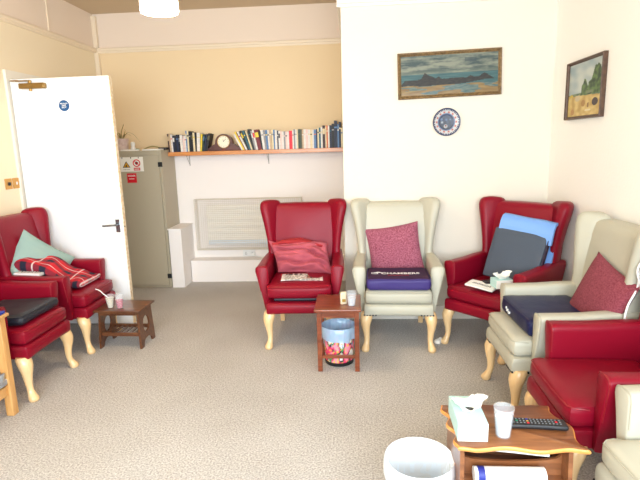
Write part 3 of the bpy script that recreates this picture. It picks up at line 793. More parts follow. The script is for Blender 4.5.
# ------------------------------------------------------------------ clear bin in the foreground
t = thing('waste_bin', 'round white translucent bin with clear liner in the foreground', 'bin', (.250, 1.865, 0), 0)
g = G(); g.loft([[(r*cos(2*pi*j/48), r*sin(2*pi*j/48), z) for j in range(48)] for r, z in ((.001, .004), (.105, .003), (.112, .01), (.132, .29), (.138, .297), (.132, .300), (.128, .292), (.107, .014), (.001, .012))], False); g.build('bin_body', 'binplastic', t)
g = G(); liner(g, .137, .302, .07, .25, 5.1, .0012); g.build('bin_liner', 'liner', t)

# ------------------------------------------------------------------ magazine table
t = thing('magazine_table', 'teak magazine table with wavy golden edge in the foreground', 'table', (0, 0, 0), 0)
def wav(k): return .008*sin(k*2*pi)
cor = [(.372, 1.712), (.846, 1.700), (.812, 2.022), (.361, 2.022)]
out = []
def edge(a, b, n, amp, cyc, ph=0):
    ax, ay = a; bx_, by_ = b; L = sqrt((bx_-ax)**2+(by_-ay)**2); nx, ny = (by_-ay)/L, -(bx_-ax)/L
    for k in range(n):
        q = k/n; d = amp*sin(2*pi*cyc*q+ph)*min(1, 8*q, 8*(1-q))
        out.append((ax+(bx_-ax)*q+nx*d, ay+(by_-ay)*q+ny*d))
edge(cor[0], cor[1], 40, .010, 2, 0); edge(cor[1], cor[2], 36, .016, 1.5, pi); edge(cor[2], cor[3], 40, .006, 2); edge(cor[3], cor[0], 36, .012, 2.5)
cxm, cym = .598, 1.864
def scl(k): return [((x-cxm)*k+cxm, (y-cym)*k+cym) for x, y in out]
g = G(); g.loft([[(x, y, z) for x, y in scl(k)] for k, z in ((.975, .432), (.995, .436), (1, .441), (.997, .447), (.975, .450))], True)
for i, f in enumerate(g.f):
    if len(f) > 10 and g.v[f[0]][2] > .445: g.m[i] = 1
g.build('tabletop', ['teakedge', 'teak'], t, ang=60)
for x in (.392, .790):
    g = G(); rs = []
    pr = [(1.70, 0), (1.73, 0), (1.76, .09), (1.93, .09), (1.96, 0), (1.99, 0), (1.995, .2), (1.985, .433), (1.732, .433), (1.724, .3), (1.715, .2), (1.695, .1)]
    g.loft([[(x-.008, y, z) for y, z in pr], [(x+.008, y, z) for y, z in pr]])
    g.build('end_panel', 'teak', t, smooth=False)
g = G(); n = 24; pr = [(.400+.382*k/n, .372-.030*sin(pi*k/n)**.4) for k in range(n+1)]
poly = pr+[(.782, .14), (.400, .14)]
g.loft([[(x, 1.788, z) for x, z in poly], [(x, 1.800, z) for x, z in poly]]); g.build('rack_board', 'teak', t, smooth=False)
g = G(); g.box(.400, .782, 1.80, 1.985, .235, .247); g.box(.400, .782, 1.973, 1.985, .247, .34); g.build('shelf', 'teak', t, smooth=False)
def mono(c): return lambda u, v: c
def darkmag(u, v): return rgb(40, 50, 60) if nz(u*9, v*9) > -.15 else rgb(210, 215, 220)
o = paper_sheet('magazine', .15, .15, 'dark covered magazine slotted under the teak tabletop at left', 'magazine', th=.012, fn=darkmag, curl=.004, nx=24, ny=24)
o.location = (.475, 1.872, .376); o.rotation_euler = (radians(-6), radians(-2), 0)
o = paper_sheet('magazine', .26, .21, 'white paged magazine lying directly under the teak tabletop', 'magazine', th=.020, fn=mono(rgb(236, 238, 240)), curl=.004, nx=24, ny=12)
o.location = (.610, 1.900, .364); o.rotation_euler = (radians(-4), radians(3), radians(-2))
g = G(); n = 24
g.loft([[(x, 1.742+.030*cos(2*pi*j/n), .317+.030*sin(2*pi*j/n)) for j in range(n)] for x in (.440, .445, .700, .703)])
o = g.build('paper_roll', 'paper'); tag(o, 'white roll with a blue label on the teak table rack', 'roll')
g = G(); g.loft([[(x, 1.742+.0306*cos(2*pi*j/n), .317+.0306*sin(2*pi*j/n)) for j in range(n)] for x in (.452, .478)], False); g.build('label_band', 'magblue', o)
g = G(); g.box(.400, .782, 1.70, 1.787, .275, .287); g.build('lower_shelf', 'teak', t, smooth=False)

tissue_box((.435, 1.852, .451), radians(-1), .112, .212, .075, 'large pale teal tissue box on the teak magazine table')
cup('plastic_cup', (.557, 1.79, .451), .028, .038, .118, 'drink', .68, 'ribbed clear plastic cup of cloudy water on the teak magazine table', ribs=True)
rc = thing('remote_control', 'black television remote with coloured buttons on the teak table', 'remote control', (.705, 1.853, .451), radians(-4))
g = G(); g.rbox(0, 0, .013, .226, .056, .022, .010, 8, lambda a, b, c: (a, b*(1+.12*(abs(a)/.1)**2), c)); g.build('remote_body', 'black', rc)
for i in range(14):
    for j in range(3):
        col = 'white'
        if (i, j) in ((1, 1),): col = 'green'
        if (i, j) in ((4, 0), (12, 1)): col = 'skylt'
        if (i, j) in ((4, 2),): col = 'magblue'
        if (i, j) in ((4, 1),): col = 'gold'
        g = G(); x_ = -.09+.0135*i; y_ = -.014+.014*j
        g.rbox(x_, y_, .0245, .006 if col == 'white' else .009, .004 if col == 'white' else .007, .003, .001, 4); g.build('button', M['btn'] if (col == 'white' and 'btn' in M) else (M.setdefault('btn', mat('grey_button', rgb(120, 124, 128), .5)) if col == 'white' else col), rc)

# ------------------------------------------------------------------ oak table at the left edge
t = thing('oak_table', 'light oak side table with lower shelf at the left edge', 'table', (0, 0, 0), 0)
x1, y1, zt = -2.065, 2.72, .640; x0, y0 = -2.56, 2.25
g = G(); g.rbox((x0+x1)/2, (y0+y1)/2, zt-.011, x1-x0, y1-y0, .022, .008, 8); g.build('tabletop', 'oak', t)
for x in (x0+.04, x1-.042):
    for y in (y0+.04, y1-.042):
        g = G(); g.box(x-.024, x+.024, y-.024, y+.024, 0, zt-.022)
        g.build('leg', 'oak', t, bevel=.004)
g = G()
for y in (y0+.04, y1-.042): g.box(x0+.06, x1-.06, y-.01, y+.01, zt-.09, zt-.022)
for x in (x0+.04, x1-.042): g.box(x-.01, x+.01, y0+.06, y1-.06, zt-.09, zt-.022)
g.build('apron', 'oak', t, smooth=False)
g = G(); g.box(x0+.02, x1-.03, y0+.02, y1-.03, .185, .20); g.box(x1-.052, x1-.034, y0+.06, y1-.06, .14, .185); g.box(x0+.03, x0+.05, y0+.06, y1-.06, .14, .185)
g.build('shelf', 'oak', t, smooth=False)
g = G(); g.rbox(0, 0, .008, .20, .26, .016, .004, 6); o = g.build('blue_folder', 'bluepack'); tag(o, 'cobalt blue folder on the oak table at the left edge', 'folder'); o.location = (-2.165, 2.565, .6405); o.rotation_euler = (0, 0, .08)
g = G(); g.rbox(0, 0, .012, .16, .10, .024, .008, 6); o = g.build('red_wallet', 'redpack'); tag(o, 'dark red wallet behind the blue folder on the oak table', 'wallet'); o.location = (-2.19, 2.66, .658); o.rotation_euler = (.0, 0, .1)
g = G()
def crump(a, b, c): k = 1+.25*nz(a*30, b*30, c*30); return (a*k, b*k, c*k)
g.rbox(0, 0, .045, .16, .14, .09, .04, 12, crump); o = g.build('crumpled_bag', 'foil'); tag(o, 'crumpled silvery plastic bag on the oak table lower shelf', 'bag'); o.location = (-2.165, 2.60, .2)

# tissue scrap on floor
g = G()
g.rbox(0, 0, .016, .10, .05, .03, .014, 10, lambda a, b, c: (a*(1+.3*nz(a*40, b*40, c*40)), b*(1+.4*nz(a*30, b*50, 2)), max(.001, c*(1+.5*nz(a*50, b*40, 5)))))
o = g.build('paper_scrap', 'paper'); tag(o, 'crumpled white tissue on the carpet beneath the corner chair', 'tissue'); o.location = (.655, 3.80, 0); o.rotation_euler = (0, 0, .9)
# dark cable on the floor
g = G(); g.tube(smooth_path([(.93, 2.78, .006), (.90, 2.70, .006), (.895, 2.62, .02), (.91, 2.56, .05), (.97, 2.54, .09), (1.05, 2.56, .02), (1.15, 2.57, .006)]), .006, 8)
o = g.build('dark_cable', 'black'); tag(o, 'dark looped cable beside the cream chair leg on the right', 'cable')

# ------------------------------------------------------------------ cabinet
cab = thing('metal_cabinet', 'tall grey beige metal cabinet with warning signs behind the door', 'cabinet', (0, 0, 0), 0)
CX0, CX1, CY0, CZ = -2.735, -2.108, 5.43, 1.540
g = G(); g.box(CX0, CX1, CY0+.02, YB-.01, 0.0, CZ); g.box(CX0-.005, CX1+.005, CY0-.004, YB-.01, CZ, CZ+.018); g.build('body', 'cabinet', cab, bevel=.003)
g = G(); g.box(CX0+.004, CX1-.03, CY0, CY0+.02, .03, CZ-.035); g.box(CX1-.026, CX1, CY0+.003, CY0+.02, 0, CZ); g.box(CX0, CX1-.026, CY0+.003, CY0+.02, CZ-.03, CZ)
g.build('door', 'cabinet', cab, bevel=.002)
for z in (1.405, .14):
    g = G(); g.box(CX1-.040, CX1+.008, CY0-.012, CY0-.0005, z-.026, z+.026); g.build('lock', 'black', cab, bevel=.003)
g = G(); g.box(CX0, CX1-.03, CY0-.001, CY0+.005, .004, .022); g.build('plinth', 'cabinet', cab, bevel=.001)
def warn(u, v):
    c = rgb(244, 240, 232)
    x, y = u*.26, v*.165   # metres
    # warning triangle
    tx, ty = .068, .045
    d = (y-ty)/.075
    if 0 < d < 1 and abs(x-tx) < .045*(1-d):
        c = rgb(60, 40, 20)
        if .08 < d < .82 and abs(x-tx) < .045*(1-d)-.010: c = rgb(236, 170, 30)
        if abs(x-tx) < .006 and .1 < d < .5: c = rgb(50, 36, 20)
        if .012 < abs(x-tx) < .017 and .08 < d < .35: c = rgb(50, 36, 20)
    # prohibition circle
    r_ = sqrt((x-.185)**2+(y-.095)**2)
    if r_ < .043:
        c = rgb(212, 24, 44)
        if r_ < .031: c = rgb(244, 240, 232)
        if r_ < .018: c = rgb(20, 30, 40)
        if r_ < .031 and abs((x-.185)+(y-.095)) < .007: c = rgb(212, 24, 44)
    if .148 < x < .222 and .012 < y < .045: c = rgb(212, 24, 44) if not (.024 < y < .032 and .157 < x < .212 and nz(x*400, 1) > -.2) else rgb(244, 240, 232)
    if y > .148 and (.02 < x < .03 or .12 < x < .13 or .205 < x < .215): c = rgb(60, 50, 50)
    if .02 < y < .026 and .03 < x < .105 and nz(x*300, 2) > -.1: c = rgb(90, 90, 90)
    return c
g = G(); g.grid(lambda u, v: (-2.575+.26*u, CY0-.003, 1.335+.158*v), 104, 66, warn)
o = g.build('warning_sign', 'pattern', cab); s_ = o.modifiers.new('s', 'SOLIDIFY'); s_.thickness = .002; s_.offset = 0
o['label'] = 'white sign with yellow hazard triangle and red prohibition circle'
o = bx('danger_label', 'skylt', (-2.512, -2.405, CY0-.004, CY0-.001, 1.212, 1.316), cab); o['label'] = 'small red danger label'
text_mesh('label_text', 'DANGER', .021, 'white', o, (-2.459, CY0-.0045, 1.288), (radians(90), 0, 0), bold=.0006)
g = G(); g.box(-2.49, -2.43, CY0-.005, CY0-.0035, 1.252, 1.258); g.build('label_line', 'white', o, smooth=False)
# things on the cabinet
ZC = CZ+.0185
pl = thing('potted_plant', 'straggly spider plant in a pinkish pot on the metal cabinet', 'plant', (-2.625, 5.62, ZC))
g = G(); g.loft([[(r*cos(2*pi*j/24), r*sin(2*pi*j/24), z) for j in range(24)] for r, z in ((.001, 0), (.062, 0), (.066, .01), (.078, .135), (.080, .14), (.074, .14), (.07, .12), (.001, .118))], False); g.build('pot', 'pot', pl)
leaves = [((0, 0, .13), (.02, -.02, .22), (.05, -.03, .28), (.06, -.04, .30)), ((.01, 0, .12), (.08, -.02, .20), (.16, -.04, .185), (.235, -.05, .10)), ((0, 0, .12), (-.03, -.02, .19), (-.06, -.04, .16), (-.08, -.05, .10)),
          ((.02, 0, .12), (.04, 0, .18), (.08, 0, .19), (.12, 0, .165)), ((-.01, 0, .12), (.0, -.03, .20), (-.02, -.06, .17), (-.01, -.08, .11)), ((0, 0, .12), (.03, .02, .19), (.03, .05, .23), (.01, .07, .25)), ((0, 0, .12), (-.02, .0, .2), (-.05, .02, .2), (-.09, .02, .15))]
for lf in leaves:
    P = smooth_path(lf, 6); g = G(); rings = []
    for i, p in enumerate(P):
        w2 = .011*(1-(i/(len(P)-1))**2)+.001
        rings.append([(p.x, p.y-w2, p.z), (p.x, p.y, p.z-.002), (p.x, p.y+w2, p.z), (p.x, p.y, p.z+.001)])
    g.loft(rings); g.build('leaf', 'leaf', pl)
g = G(); g.lathe([(.001, 0), (.026, 0), (.028, .03), (.018, .05), (.022, .06), (.026, .085), (.015, .10), (.001, .102)], n=20)
o = g.build('china_ornament', 'white'); o.location = (-2.47, 5.56, ZC); tag(o, 'small white china ornament beside the potted plant', 'ornament')
g = G(); g.lathe([(.001, 0), (.022, 0), (.024, .02), (.02, .024), (.001, .024)], n=18); o = g.build('green_cap', 'green'); o.location = (-2.395, 5.50, ZC); tag(o, 'small green bottle cap on the cabinet top', 'cap')
for (x, y, r_, w_, d_, lab, z) in ((-2.47, 5.50, .0, .20, .06, 'white folded sheet at the front left of the cabinet top', 0), (-2.23, 5.54, -.1, .19, .14, 'white papers lying on the right of the cabinet top', 0)):
    g = G(); g.rbox(0, 0, .009, w_, d_, .017, .003, 5); o = g.build('loose_papers', 'paper'); o.location = (x, y-.02, ZC+z); o.rotation_euler = (0, 0, r_); tag(o, lab, 'papers')
g = G(); g.tube(smooth_path([(-.10, 0, .012), (-.03, .01, .04), (.03, 0, .045), (.09, .01, .03)]), .007, 8); o = g.build('dried_stick', 'leaf'); o.location = (-2.30, 5.66, ZC); tag(o, 'bent dry twig lying behind the papers on the cabinet', 'twig')
g = G(); g.rbox(0, 0, .016, .09, .12, .03, .006, 5); o = g.build('black_box', 'black'); o.location = (-2.155, 5.66, ZC); tag(o, 'small black box at the cabinet corner next to the shelf', 'box')

# ------------------------------------------------------------------ heater, guard and socket
hz = thing('radiator', 'cream panel radiator inside the white wire guard', 'radiator', (0, 0, 0))
g = G(); g.box(-1.76, -.70, 5.80, 5.83, .46, .90)
for z in (.50, .58, .66, .74, .82, .88): g.rbox(-1.23, 5.797, z, 1.04, .012, .05, .005, 4)
g.build('panel', 'radiator', hz, smooth=True)
g = G(); g.box(-1.60, -1.56, 5.83, YB-.001, .5, .85); g.box(-.90, -.86, 5.83, YB-.001, .5, .85); g.build('bracket', 'trim', hz, smooth=False)
g = G(); g.rbox(-1.23, 5.786, .455, 1.04, .03, .05, .01, 5); g.build('lower_grille', 'binplastic', hz)
gd = thing('radiator_guard', 'white wire mesh guard fixed around the wall radiator', 'guard', (0, 0, 0))
gx0, gx1, gy, gz0, gz1 = -1.88, -.617, 5.735, .375, .975
g = G(); r = .0019
def bar(a, b, rad=r): g.tube([a, b], rad, 4, caps=False)
x = gx0
while x <= gx1+1e-6: bar((x, gy, gz0), (x, gy, gz1)); x += .0243
z = gz0
while z <= gz1+1e-6:
    bar((gx0, gy, z), (gx1, gy, z)); bar((gx0, gy, z), (gx0, YB-.002, z)); bar((gx1, gy, z), (gx1, YB-.002, z)); z += .024
for q in (.033, .066, .099):
    bar((gx0, gy+q, gz0), (gx0, gy+q, gz1)); bar((gx1, gy+q, gz0), (gx1, gy+q, gz1)); bar((gx0, gy+q, gz1), (gx1, gy+q, gz1))
    bar((gx0, gy+q, gz0), (gx1, gy+q, gz0))
x = gx0
while x <= gx1+1e-6: bar((x, gy, gz1), (x, YB-.002, gz1)); x += .0243
g.build('wire_mesh', 'wire', gd, smooth=False)
g = G(); e = .005
for (a, b) in (((gx0, gy, gz0), (gx1, gy, gz0)), ((gx0, gy, gz1), (gx1, gy, gz1)), ((gx0, gy, gz0), (gx0, gy, gz1)), ((gx1, gy, gz0), (gx1, gy, gz1)), ((gx0, YB-.006, gz0), (gx0, YB-.006, gz1)), ((gx1, YB-.006, gz0), (gx1, YB-.006, gz1))): bar(a, b, e)
g.build('frame', 'wire', gd)
sk = thing('wall_socket', 'white double wall socket below the radiator guard', 'socket', (-1.28, YB, .312))
bx('socket_plate', 'white', (-.075, .075, -.014, -.0005, -.045, .045), sk, bevel=.004)
for x in (-.038, .038):
    g = G(); g.box(x-.012, x-.004, -.0165, -.0142, -.022, -.014); g.box(x+.004, x+.012, -.0165, -.0142, -.022, -.014); g.box(x-.003, x+.003, -.0165, -.0142, -.005, .005); g.build('socket_holes', 'black', sk, smooth=False)
    bx('rocker', 'white', (x-.007, x+.007, -.020, -.0142, .015, .032), sk, bevel=.002)
g = G(); g.tube(smooth_path([(-1.21, 5.83, .285), (-1.17, 5.80, .275), (-1.10, 5.78, .272), (-.95, 5.77, .272), (-.7, 5.77, .272)]), .004, 8)
o = g.build('white_flex', 'white'); tag(o, 'white flex running right from the double wall socket', 'cable')
g = G(); g.rbox(-1.235, 5.828, .292, .045, .03, .045, .008, 5); o2 = g.build('plug', 'white', o)

# ------------------------------------------------------------------ book shelf
SY0 = 5.636; SZ0, SZ1 = 1.488, 1.532
shf = thing('wall_shelf', 'long orange pine wall shelf spanning the alcove', 'shelf', (0, 0, 0))
g = G(); g.box(-2.105, XE-.004, SY0, YB, SZ0, SZ1); g.build('board', 'pine', shf, bevel=.003)
for x in (-1.93, -.99):
    g = G(); g.box(x-.004, x+.004, YB-.004, YB, SZ0-.12, SZ0); g.box(x-.004, x+.004, YB-.12, YB, SZ0-.004, SZ0)
    g.tube([(x, YB-.004, SZ0-.11), (x, YB-.11, SZ0-.004)], .003, 6); g.build('bracket', mat('grey_bracket', rgb(170, 164, 156), .5) if x < -1.5 else bpy.data.materials['grey_bracket'], shf)
PXM = .01157
BK = {'brown': (70, 44, 40), 'tan': (206, 176, 140), 'white': (232, 226, 218), 'navy': (28, 38, 66), 'black': (22, 24, 30), 'pink': (238, 206, 196), 'cream': (232, 214, 172), 'yellow': (240, 208, 60),
      'teal': (36, 96, 112), 'maroon': (120, 26, 40), 'red': (206, 30, 44), 'grey': (150, 148, 150), 'green': (46, 66, 50), 'blue': (92, 130, 178), 'orange': (214, 110, 60), 'olive': (90, 86, 60), 'bright red': (236, 30, 50)}
BM = {}
for k, c in BK.items():
    BM[k] = mat('book_'+k.replace(' ', '_'), rgb(*c), .5, noise_amt=.12, noise_scale=40)
M['pages'] = mat('page_block', rgb(232, 222, 200), .8)
def book(x, w_, h_, lean, colr, band, label, group, depth=None):
    depth = depth or .13+.02*random.random()
    t = thing('book', label, 'book', (x, SY0+.018+.012*random.random(), SZ1+.0005), (0, radians(lean), 0), group)
    g = G(); c = .002
    g.box(0, c, 0, depth, 0, h_); g.box(w_-c, w_, 0, depth, 0, h_); g.box(c, w_-c, 0, c, 0, h_)
    if band and w_ > .012:
        for (a, b) in ((.62, .86),) if band[1] else ((.72, .78),):
            g.box(.0015, w_-.0015, -.0006, .0002, h_*a, h_*b, 1)
    g.build('cover', [BM[colr], BM[band[0]] if band else BM[colr]], t, smooth=False)
    g = G(); g.box(c, w_-c, c, depth-.004, .004, h_-.005); g.build('pages', 'pages', t, smooth=False)
    return t
# (colour, width px, height px, lean deg, band)
left = [('brown', 1.6, 18.0, -2, ('tan', 1)), ('tan', 1.6, 17.6, -2, None), ('white', 1.6, 17.4, -2, ('red', 0)), ('navy', 2.0, 16.2, -1, ('white', 1)), ('black', 1.8, 16.0, -1, None), ('navy', 2.2, 17.0, -1, ('blue', 0)),
        ('black', 1.7, 15.8, -1, ('grey', 1)), ('white', 2.6, 16.6, -1, ('pink', 0)), ('pink', 1.8, 15.6, 0, None), ('white', 1.6, 15.8, 0, ('red', 0)), ('blue', 1.2, 20.6, 0, ('cream', 1)), ('cream', 1.8, 20.8, 0, ('navy', 0)),
        ('black', 2.0, 20.0, 0, ('grey', 0)), ('black', 2.0, 19.2, 0, ('olive', 1)), ('cream', 2.0, 18.6, 0, ('yellow', 0)), ('black', 1.6, 18.6, 0, None), ('white', 3.2, 18.2, 3, ('cream', 0)), ('yellow', 1.6, 17.0, 6, None), ('green', 1.7, 16.8, 9, ('blue', 1)), ('navy', 1.6, 17.0, 12, ('teal', 0)), ('black', 2.4, 17.6, 15, ('olive', 1))]
right = [('white', 1.8, 17.0, -26, ('pink', 0)), ('yellow', 1.6, 19.5, -25, None), ('maroon', 1.2, 19.0, -25, None), ('white', 1.8, 19.5, -25, ('red', 0)), ('black', 1.8, 20.0, -22, ('yellow', 1)), ('teal', 1.8, 20.0, -20, ('yellow', 0)),
         ('cream', 1.6, 19.0, -16, None), ('black', 2.2, 20.5, -13, ('teal', 0)), ('grey', 1.6, 19.0, -12, ('white', 1)), ('white', 1.8, 19.5, -11, ('bright red', 1)), ('maroon', 3.8, 19.6, -10, ('yellow', 1)), ('black', 1.2, 18.5, -7, None), ('white', 2.4, 19.0, -6, ('grey', 0)),
         ('grey', 1.8, 19.0, -5, ('white', 0)), ('blue', 1.8, 19.0, -4, ('yellow', 0)), ('white', 1.6, 18.8, -3, ('olive', 0)), ('tan', 2.0, 19.2, -2, ('white', 0)), ('cream', 1.8, 19.4, -1, ('grey', 0)), ('blue', 1.4, 19.0, -1, ('navy', 0)), ('white', 2.2, 18.8, 0, None), ('navy', 1.4, 18.0, 0, ('white', 0)),
         ('white', 1.8, 17.6, 0, ('black', 1)), ('pink', 1.8, 17.4, 0, None), ('white', 1.8, 17.2, 0, ('pink', 0)), ('grey', 1.6, 17.0, 0, ('pink', 0)), ('pink', 2.0, 17.0, 0, ('black', 0)), ('white', 1.8, 17.0, 0, None), ('bright red', 3.4, 17.6, 0, ('red', 0)), ('white', 1.4, 17.8, 0, ('red', 0)),
         ('grey', 1.4, 18.8, 0, ('black', 0)), ('white', 1.6, 18.6, 0, ('grey', 0)), ('cream', 1.4, 18.6, 0, None), ('green', 2.6, 18.8, 0, ('olive', 0)), ('olive', 1.4, 18.6, 0, None), ('tan', 1.6, 17.8, 0, ('white', 0)), ('white', 2.2, 18.6, 0, ('pink', 0)), ('pink', 2.2, 18.4, 0, ('white', 0)), ('white', 2.2, 18.2, 0, ('cream', 0)),
         ('cream', 2.2, 18.0, 0, ('olive', 0)), ('white', 1.6, 17.8, 0, None), ('blue', 2.2, 18.0, 0, ('orange', 0)), ('navy', 1.4, 18.4, 0, None), ('cream', 1.6, 20.2, 0, ('green', 0)), ('teal', 1.8, 19.6, 0, ('cream', 0)), ('white', 1.8, 20.4, 0, ('cream', 0)), ('brown', 2.6, 21.6, 0, ('cream', 1)), ('cream', 1.4, 20.4, 0, None),
         ('orange', 1.4, 21.6, 0, ('cream', 0)), ('white', 1.6, 21.4, 0, None), ('navy', 2.2, 21.6, 0, ('teal', 0)), ('black', 2.6, 23.0, 0, ('grey', 0)), ('navy', 3.2, 26.0, 0, ('blue', 0)), ('blue', 1.6, 22.4, 0, ('white', 0)), ('navy', 2.0, 24.6, 0, ('cream', 0)), ('cream', 1.6, 18.8, 0, ('blue', 0)), ('navy', 1.6, 23.0, 0, None)]
ORD = ['', 'second', 'third', 'fourth', 'fifth', 'sixth', 'seventh', 'eighth', 'ninth', 'tenth', 'eleventh', 'twelfth', 'thirteenth', 'fourteenth', 'fifteenth', 'sixteenth', 'seventeenth', 'eighteenth', 'nineteenth', 'twentieth']
def ordn(k):
    if k == 1: return 'first'
    if k <= 20: return ORD[k-1]
    tens = {2: 'twenty', 3: 'thirty', 4: 'forty', 5: 'fifty', 6: 'sixty'}[k//10]
    return {2: 'twentieth', 3: 'thirtieth', 4: 'fortieth', 5: 'fiftieth', 6: 'sixtieth'}[k//10] if k % 10 == 0 else tens+'-'+ordn(k % 10)
def lay(lst, x0, x1, side):
    tot = sum(b[1] for b in lst); s = (x1-x0)/tot; x = x0
    for i, (c, wp_, hp, ln, bd) in enumerate(lst):
        w_ = wp_*s; n = i+1 if side == 'right' else len(lst)-i
        size = 'thick' if wp_ >= 2.6 else ('slim' if wp_ <= 1.6 else 'medium')
        extra = (' with %s %s' % (bd[0], 'title band' if bd[1] else 'bands')) if bd and bd[0] != c else ''
        lean = ' leaning' if abs(ln) > 8 else ''
        lab = f"{size} {c}{lean} book{extra}, {ordn(n)} to the {side} of the clock"
        # leaning books need their lower corner kept on the board
        t = book(x+.0004, w_-.0008, hp*PXM*.98, ln, c, bd, lab, 'books on the alcove shelf')
        if ln > 0:   # top leans right: lowest corner is lower right
            t.location.z += (w_)*sin(radians(ln))
        x += w_ if abs(ln) < 1 else w_*1.0
lay(left, -2.10, -1.655, 'left')
lay(right, -1.262, XE-.012, 'right')
ck = thing('mantel_clock', 'dark wood humpback mantel clock with pale dial among the books', 'clock', (-1.462, SY0+.06, SZ1+.0005))
prof = []
for k in range(41):
    x = -.185+.37*k/40
    hgt = .030+.045*sm(-.19, -.10, x)*(1-sm(.10, .19, x))
    r = .098
    cz = .090
    if abs(x) < r: hgt = max(hgt, cz+sqrt(r*r-x*x)*.98-.0)
    prof.append((x, hgt))
poly = [(-.185, 0)]+prof+[(.185, 0)]
g = G(); g.loft([[(x, y, z) for x, z in poly] for y in (-.035, .045)]); g.build('case', 'clockwood', ck, smooth=False)
g = G(); g.loft([[(r*cos(2*pi*j/40), y, .100+r*sin(2*pi*j/40)) for j in range(40)] for r, y in ((.066, -.0352), (.066, -.040), (.001, -.041))], False); dl = g.build('dial', 'dial', ck)
g = G(); g.loft([[((.070+.004*cos(q))*cos(2*pi*j/40), -.038+.005*sin(q), .100+(.070+.004*cos(q))*sin(2*pi*j/40)) for j in range(40)] for q in [2*pi*i/8 for i in range(9)]], False); g.build('bezel', 'gold', ck)
for a, L in ((radians(50), .045), (radians(95), .032)):
    g = G(); g.tube([(0, -.043, .100), (L*cos(a), -.043, .100+L*sin(a))], .0018, 6); g.build('hand', 'black', dl)
g = G()
for k in range(12):
    a = radians(30*k); g.box(.055*cos(a)-.002, .055*cos(a)+.002, -.0425, -.0412, .100+.055*sin(a)-.003, .100+.055*sin(a)+.003)
g.build('hour_marks', 'black', dl, smooth=False)
g = G(); g.box(-.19, .19, -.04, .05, -.0, .012); g.build('base', 'clockwood', ck, bevel=.003)

# ------------------------------------------------------------------ pictures and plate
def sea_(u, v):
    # v up. sky, sea, rocks, beach
    sky1, sky2 = rgb(78, 104, 104), rgb(190, 196, 172)
    if v > .53:
        k = nz(u*4.5, v*11, .3)+.5*nz(u*11, v*24, 2)+.25*nz(u*30, v*50, 5)
        c = lerp3(sky1, sky2, max(0, min(1, .48+k*1.25))); c = lerp3(c, rgb(176, 186, 160), .5*(1-sm(.53, .66, v)))
        if abs(u-.72) < .06 and abs(v-.84) < .05+.05*(u-.66): c = lerp3(c, rgb(60, 88, 100), .7)
    else: c = lerp3(rgb(52, 112, 122), rgb(96, 150, 150), max(0, min(1, .5+nz(u*8, v*60)*1.2)))
    beach = .26+.03*nz(u*5, 1)+.02*sin(u*9)
    if v < .25+.02*nz(u*7, 4):
        c = lerp3(rgb(172, 132, 72), rgb(206, 172, 108), max(0, min(1, .5+nz(u*9, v*20, 3))))
        if nz(u*5+2, v*16, 9) > .12 or (.45 < u < .8 and abs(v-.15-.08*(u-.6)) < .045): c = lerp3(rgb(96, 136, 138), rgb(150, 170, 160), .5+nz(u*20, v*30))
    # dark rocks
    top = .30+.10*sm(0, .05, u)*(1-sm(.90, 1.0, u))+.02*nz(u*20, 6)
    top += .13*math.exp(-((u-.245)/.028)**2)+.08*math.exp(-((u-.30)/.05)**2)+.05*math.exp(-((u-.39)/.02)**2)+.04*math.exp(-((u-.72)/.025)**2)+.09*math.exp(-((u-.86)/.04)**2)
    if u < .16: top = min(top, .40)
    bot = .24+.05*nz(u*6, 12)+.10*sm(.55, .95, u)
    if bot < v < top and u < .97: c = lerp3(rgb(26, 26, 26), rgb(70, 62, 50), max(0, min(1, .35+nz(u*25, v*40, 4)*1.3)))
    return c
def dim(fn, k): return lambda u, v: tuple(x*k for x in fn(u, v))
sea = dim(sea_, .42)
def framed(name, label, M4, w_, h_, fw, fn, fmat, nx, ny, depth=.03):
    # local: x right, z up, y into the wall
    t = thing(name, label, 'picture'); t.matrix_world = M4
    N = [(0, 0), (.0, -depth*.8), (fw*.2, -depth), (fw*.55, -depth*.85), (fw*.8, -depth*.55), (fw, -depth*.45), (fw, 0)]
    cs = [(-w_/2, -h_/2, 1, 1), (w_/2, -h_/2, -1, 1), (w_/2, h_/2, -1, -1), (-w_/2, h_/2, 1, -1)]
    g = G(); rings = [[(x+sx*a, b, z+sz*a) for a, b in N] for x, z, sx, sz in cs]; rings.append(rings[0])
    g.loft(rings, False); g.build('picture_frame', fmat, t, smooth=False)
    g = G(); g.grid(lambda u, v: (-w_/2+fw*.9+(w_-1.8*fw)*u, -depth*.4, -h_/2+fw*.9+(h_-1.8*fw)*v), nx, ny, fn); g.build('canvas', 'canvas', t)
    bx('backing', 'frame2', (-w_/2+fw*.5, w_/2-fw*.5, -depth*.35, -.001, -h_/2+fw*.5, h_/2-fw*.5), t)
    return t
framed('seascape_painting', 'wide gilt framed seascape painting hung above the blue plate', Matrix.Translation((.794, YC-.001, 2.111)) @ Matrix.Rotation(radians(-1.3), 4, 'Y'), .840, .366, .027, sea, 'frame', 200, 80)
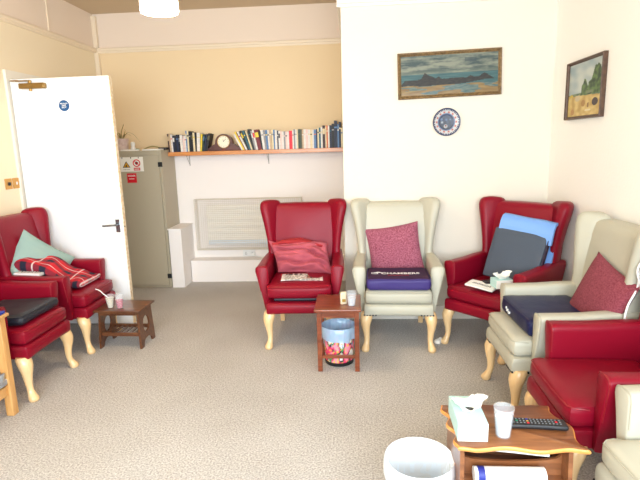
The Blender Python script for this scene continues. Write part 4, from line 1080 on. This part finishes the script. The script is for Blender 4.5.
def field_(u, v):
    # right = near camera in the picture's own view
    sky = lerp3(rgb(206, 214, 206), rgb(160, 180, 186), max(0, min(1, .4+nz(u*4, v*6)*1.3)))
    c = sky
    hill = .42+.02*sin(u*6)
    if v < hill: c = lerp3(rgb(76, 104, 84), rgb(120, 140, 100), .5+nz(u*12, v*20))
    tr = .42
    if u > .40: tr = .52+.16*math.exp(-((u-.50)/.07)**2)
    if u > .60: tr = .58+.12*nz(u*12, 2)+.30*sm(.62, .80, u)-.10*sm(.86, 1.0, u)
    if v < tr+.02*nz(u*30, 8) and v > .38 and u > .38: c = lerp3(rgb(34, 60, 34), rgb(96, 128, 66), max(0, min(1, .5+nz(u*14, v*14, 4)*1.4)))
    if .55 < u < .75 and .40 < v < .46: c = rgb(120, 132, 96)
    if v < .38-.05*(u-.5)+.02*nz(u*8, 1):
        c = lerp3(rgb(196, 160, 84), rgb(226, 200, 128), max(0, min(1, .5+nz(u*9, v*12, 5)*1.3)))
    for (a, b, ra, rb_, col) in ((.48, .235, .06, .065, (176, 130, 66)), (.63, .19, .025, .05, (140, 100, 60)), (.16, .09, .055, .06, (186, 134, 70)), (.30, .34, .08, .06, (206, 190, 150)), (.82, .235, .085, .07, (58, 40, 46)), (.10, .40, .05, .03, (214, 186, 60)), (.63, .10, .09, .02, (236, 222, 180))):
        if ((u-a)/ra)**2+((v-b)/rb_)**2 < 1: c = rgb(*col)
    return c
field = dim(field_, .85)
mm = Matrix.Translation((XR-.001, 3.765, 1.906)) @ Matrix.Rotation(radians(-90), 4, 'Z')
framed('farm_painting', 'small brown framed harvest field painting on the right wall', mm, .56, .412, .022, field, 'frame2', 90, 100, depth=.034)
def plate_col(r, a):
    navy, wht, sal = rgb(32, 46, 96), rgb(236, 238, 240), rgb(224, 130, 116)
    if r > .90: return lerp3(navy, rgb(90, 104, 140), .4 if sin(a*40) > 0 else 0)
    if r > .82: return navy if sin(a*44) > -.3 else wht
    if r > .62:
        if abs(r-.72) < .06 and cos(a*14) > .2: return sal
        return wht
    if r > .55: return rgb(130, 150, 190)
    x, y = r*cos(a), r*sin(a)
    c = lerp3(rgb(18, 24, 60), rgb(70, 90, 140), max(0, min(1, .15+.5*(y+.3)+nz(x*6, y*6)*.8)))
    if (x+.04)**2+(y+.30)**2 < .02: c = rgb(230, 225, 220)
    if (x+.04)**2+(y+.26)**2 < .004: c = rgb(190, 30, 50)
    if abs(x+.30) < .08 and abs(y+.02) < .07: c = rgb(220, 228, 240)
    if (x+.0)**2+(y-.16)**2 < .006 or (x-.28)**2+(y-.18)**2 < .004 or (x+.34)**2+(y-.2)**2 < .008: c = rgb(120, 150, 200)
    return c
g = G(); R0 = .114
PR = [(0, -.012), (.5, -.013), (.58, -.016), (.64, -.020), (1, -.034)]
def pdep(r):
    for (a, b), (c, d) in zip(PR, PR[1:]):
        if r <= c: return b+(d-b)*(r-a)/(c-a)
    return PR[-1][1]
g.grid(lambda u, v: (R0*v*cos(2*pi*u), pdep(v), R0*v*sin(2*pi*u)), 160, 50, lambda u, v: tuple(x*(.66 if v > .55 else .34) for x in plate_col(v, 2*pi*u)))
g.grid(lambda u, v: (R0*v*cos(2*pi*u), pdep(v)+.006, R0*v*sin(2*pi*u)), 60, 6, lambda u, v: rgb(230, 232, 238))
o = g.build('blue_plate', 'china'); o.location = (.777, YC-.001, 1.727); tag(o, 'round blue and white patterned plate hung on the wall', 'plate')
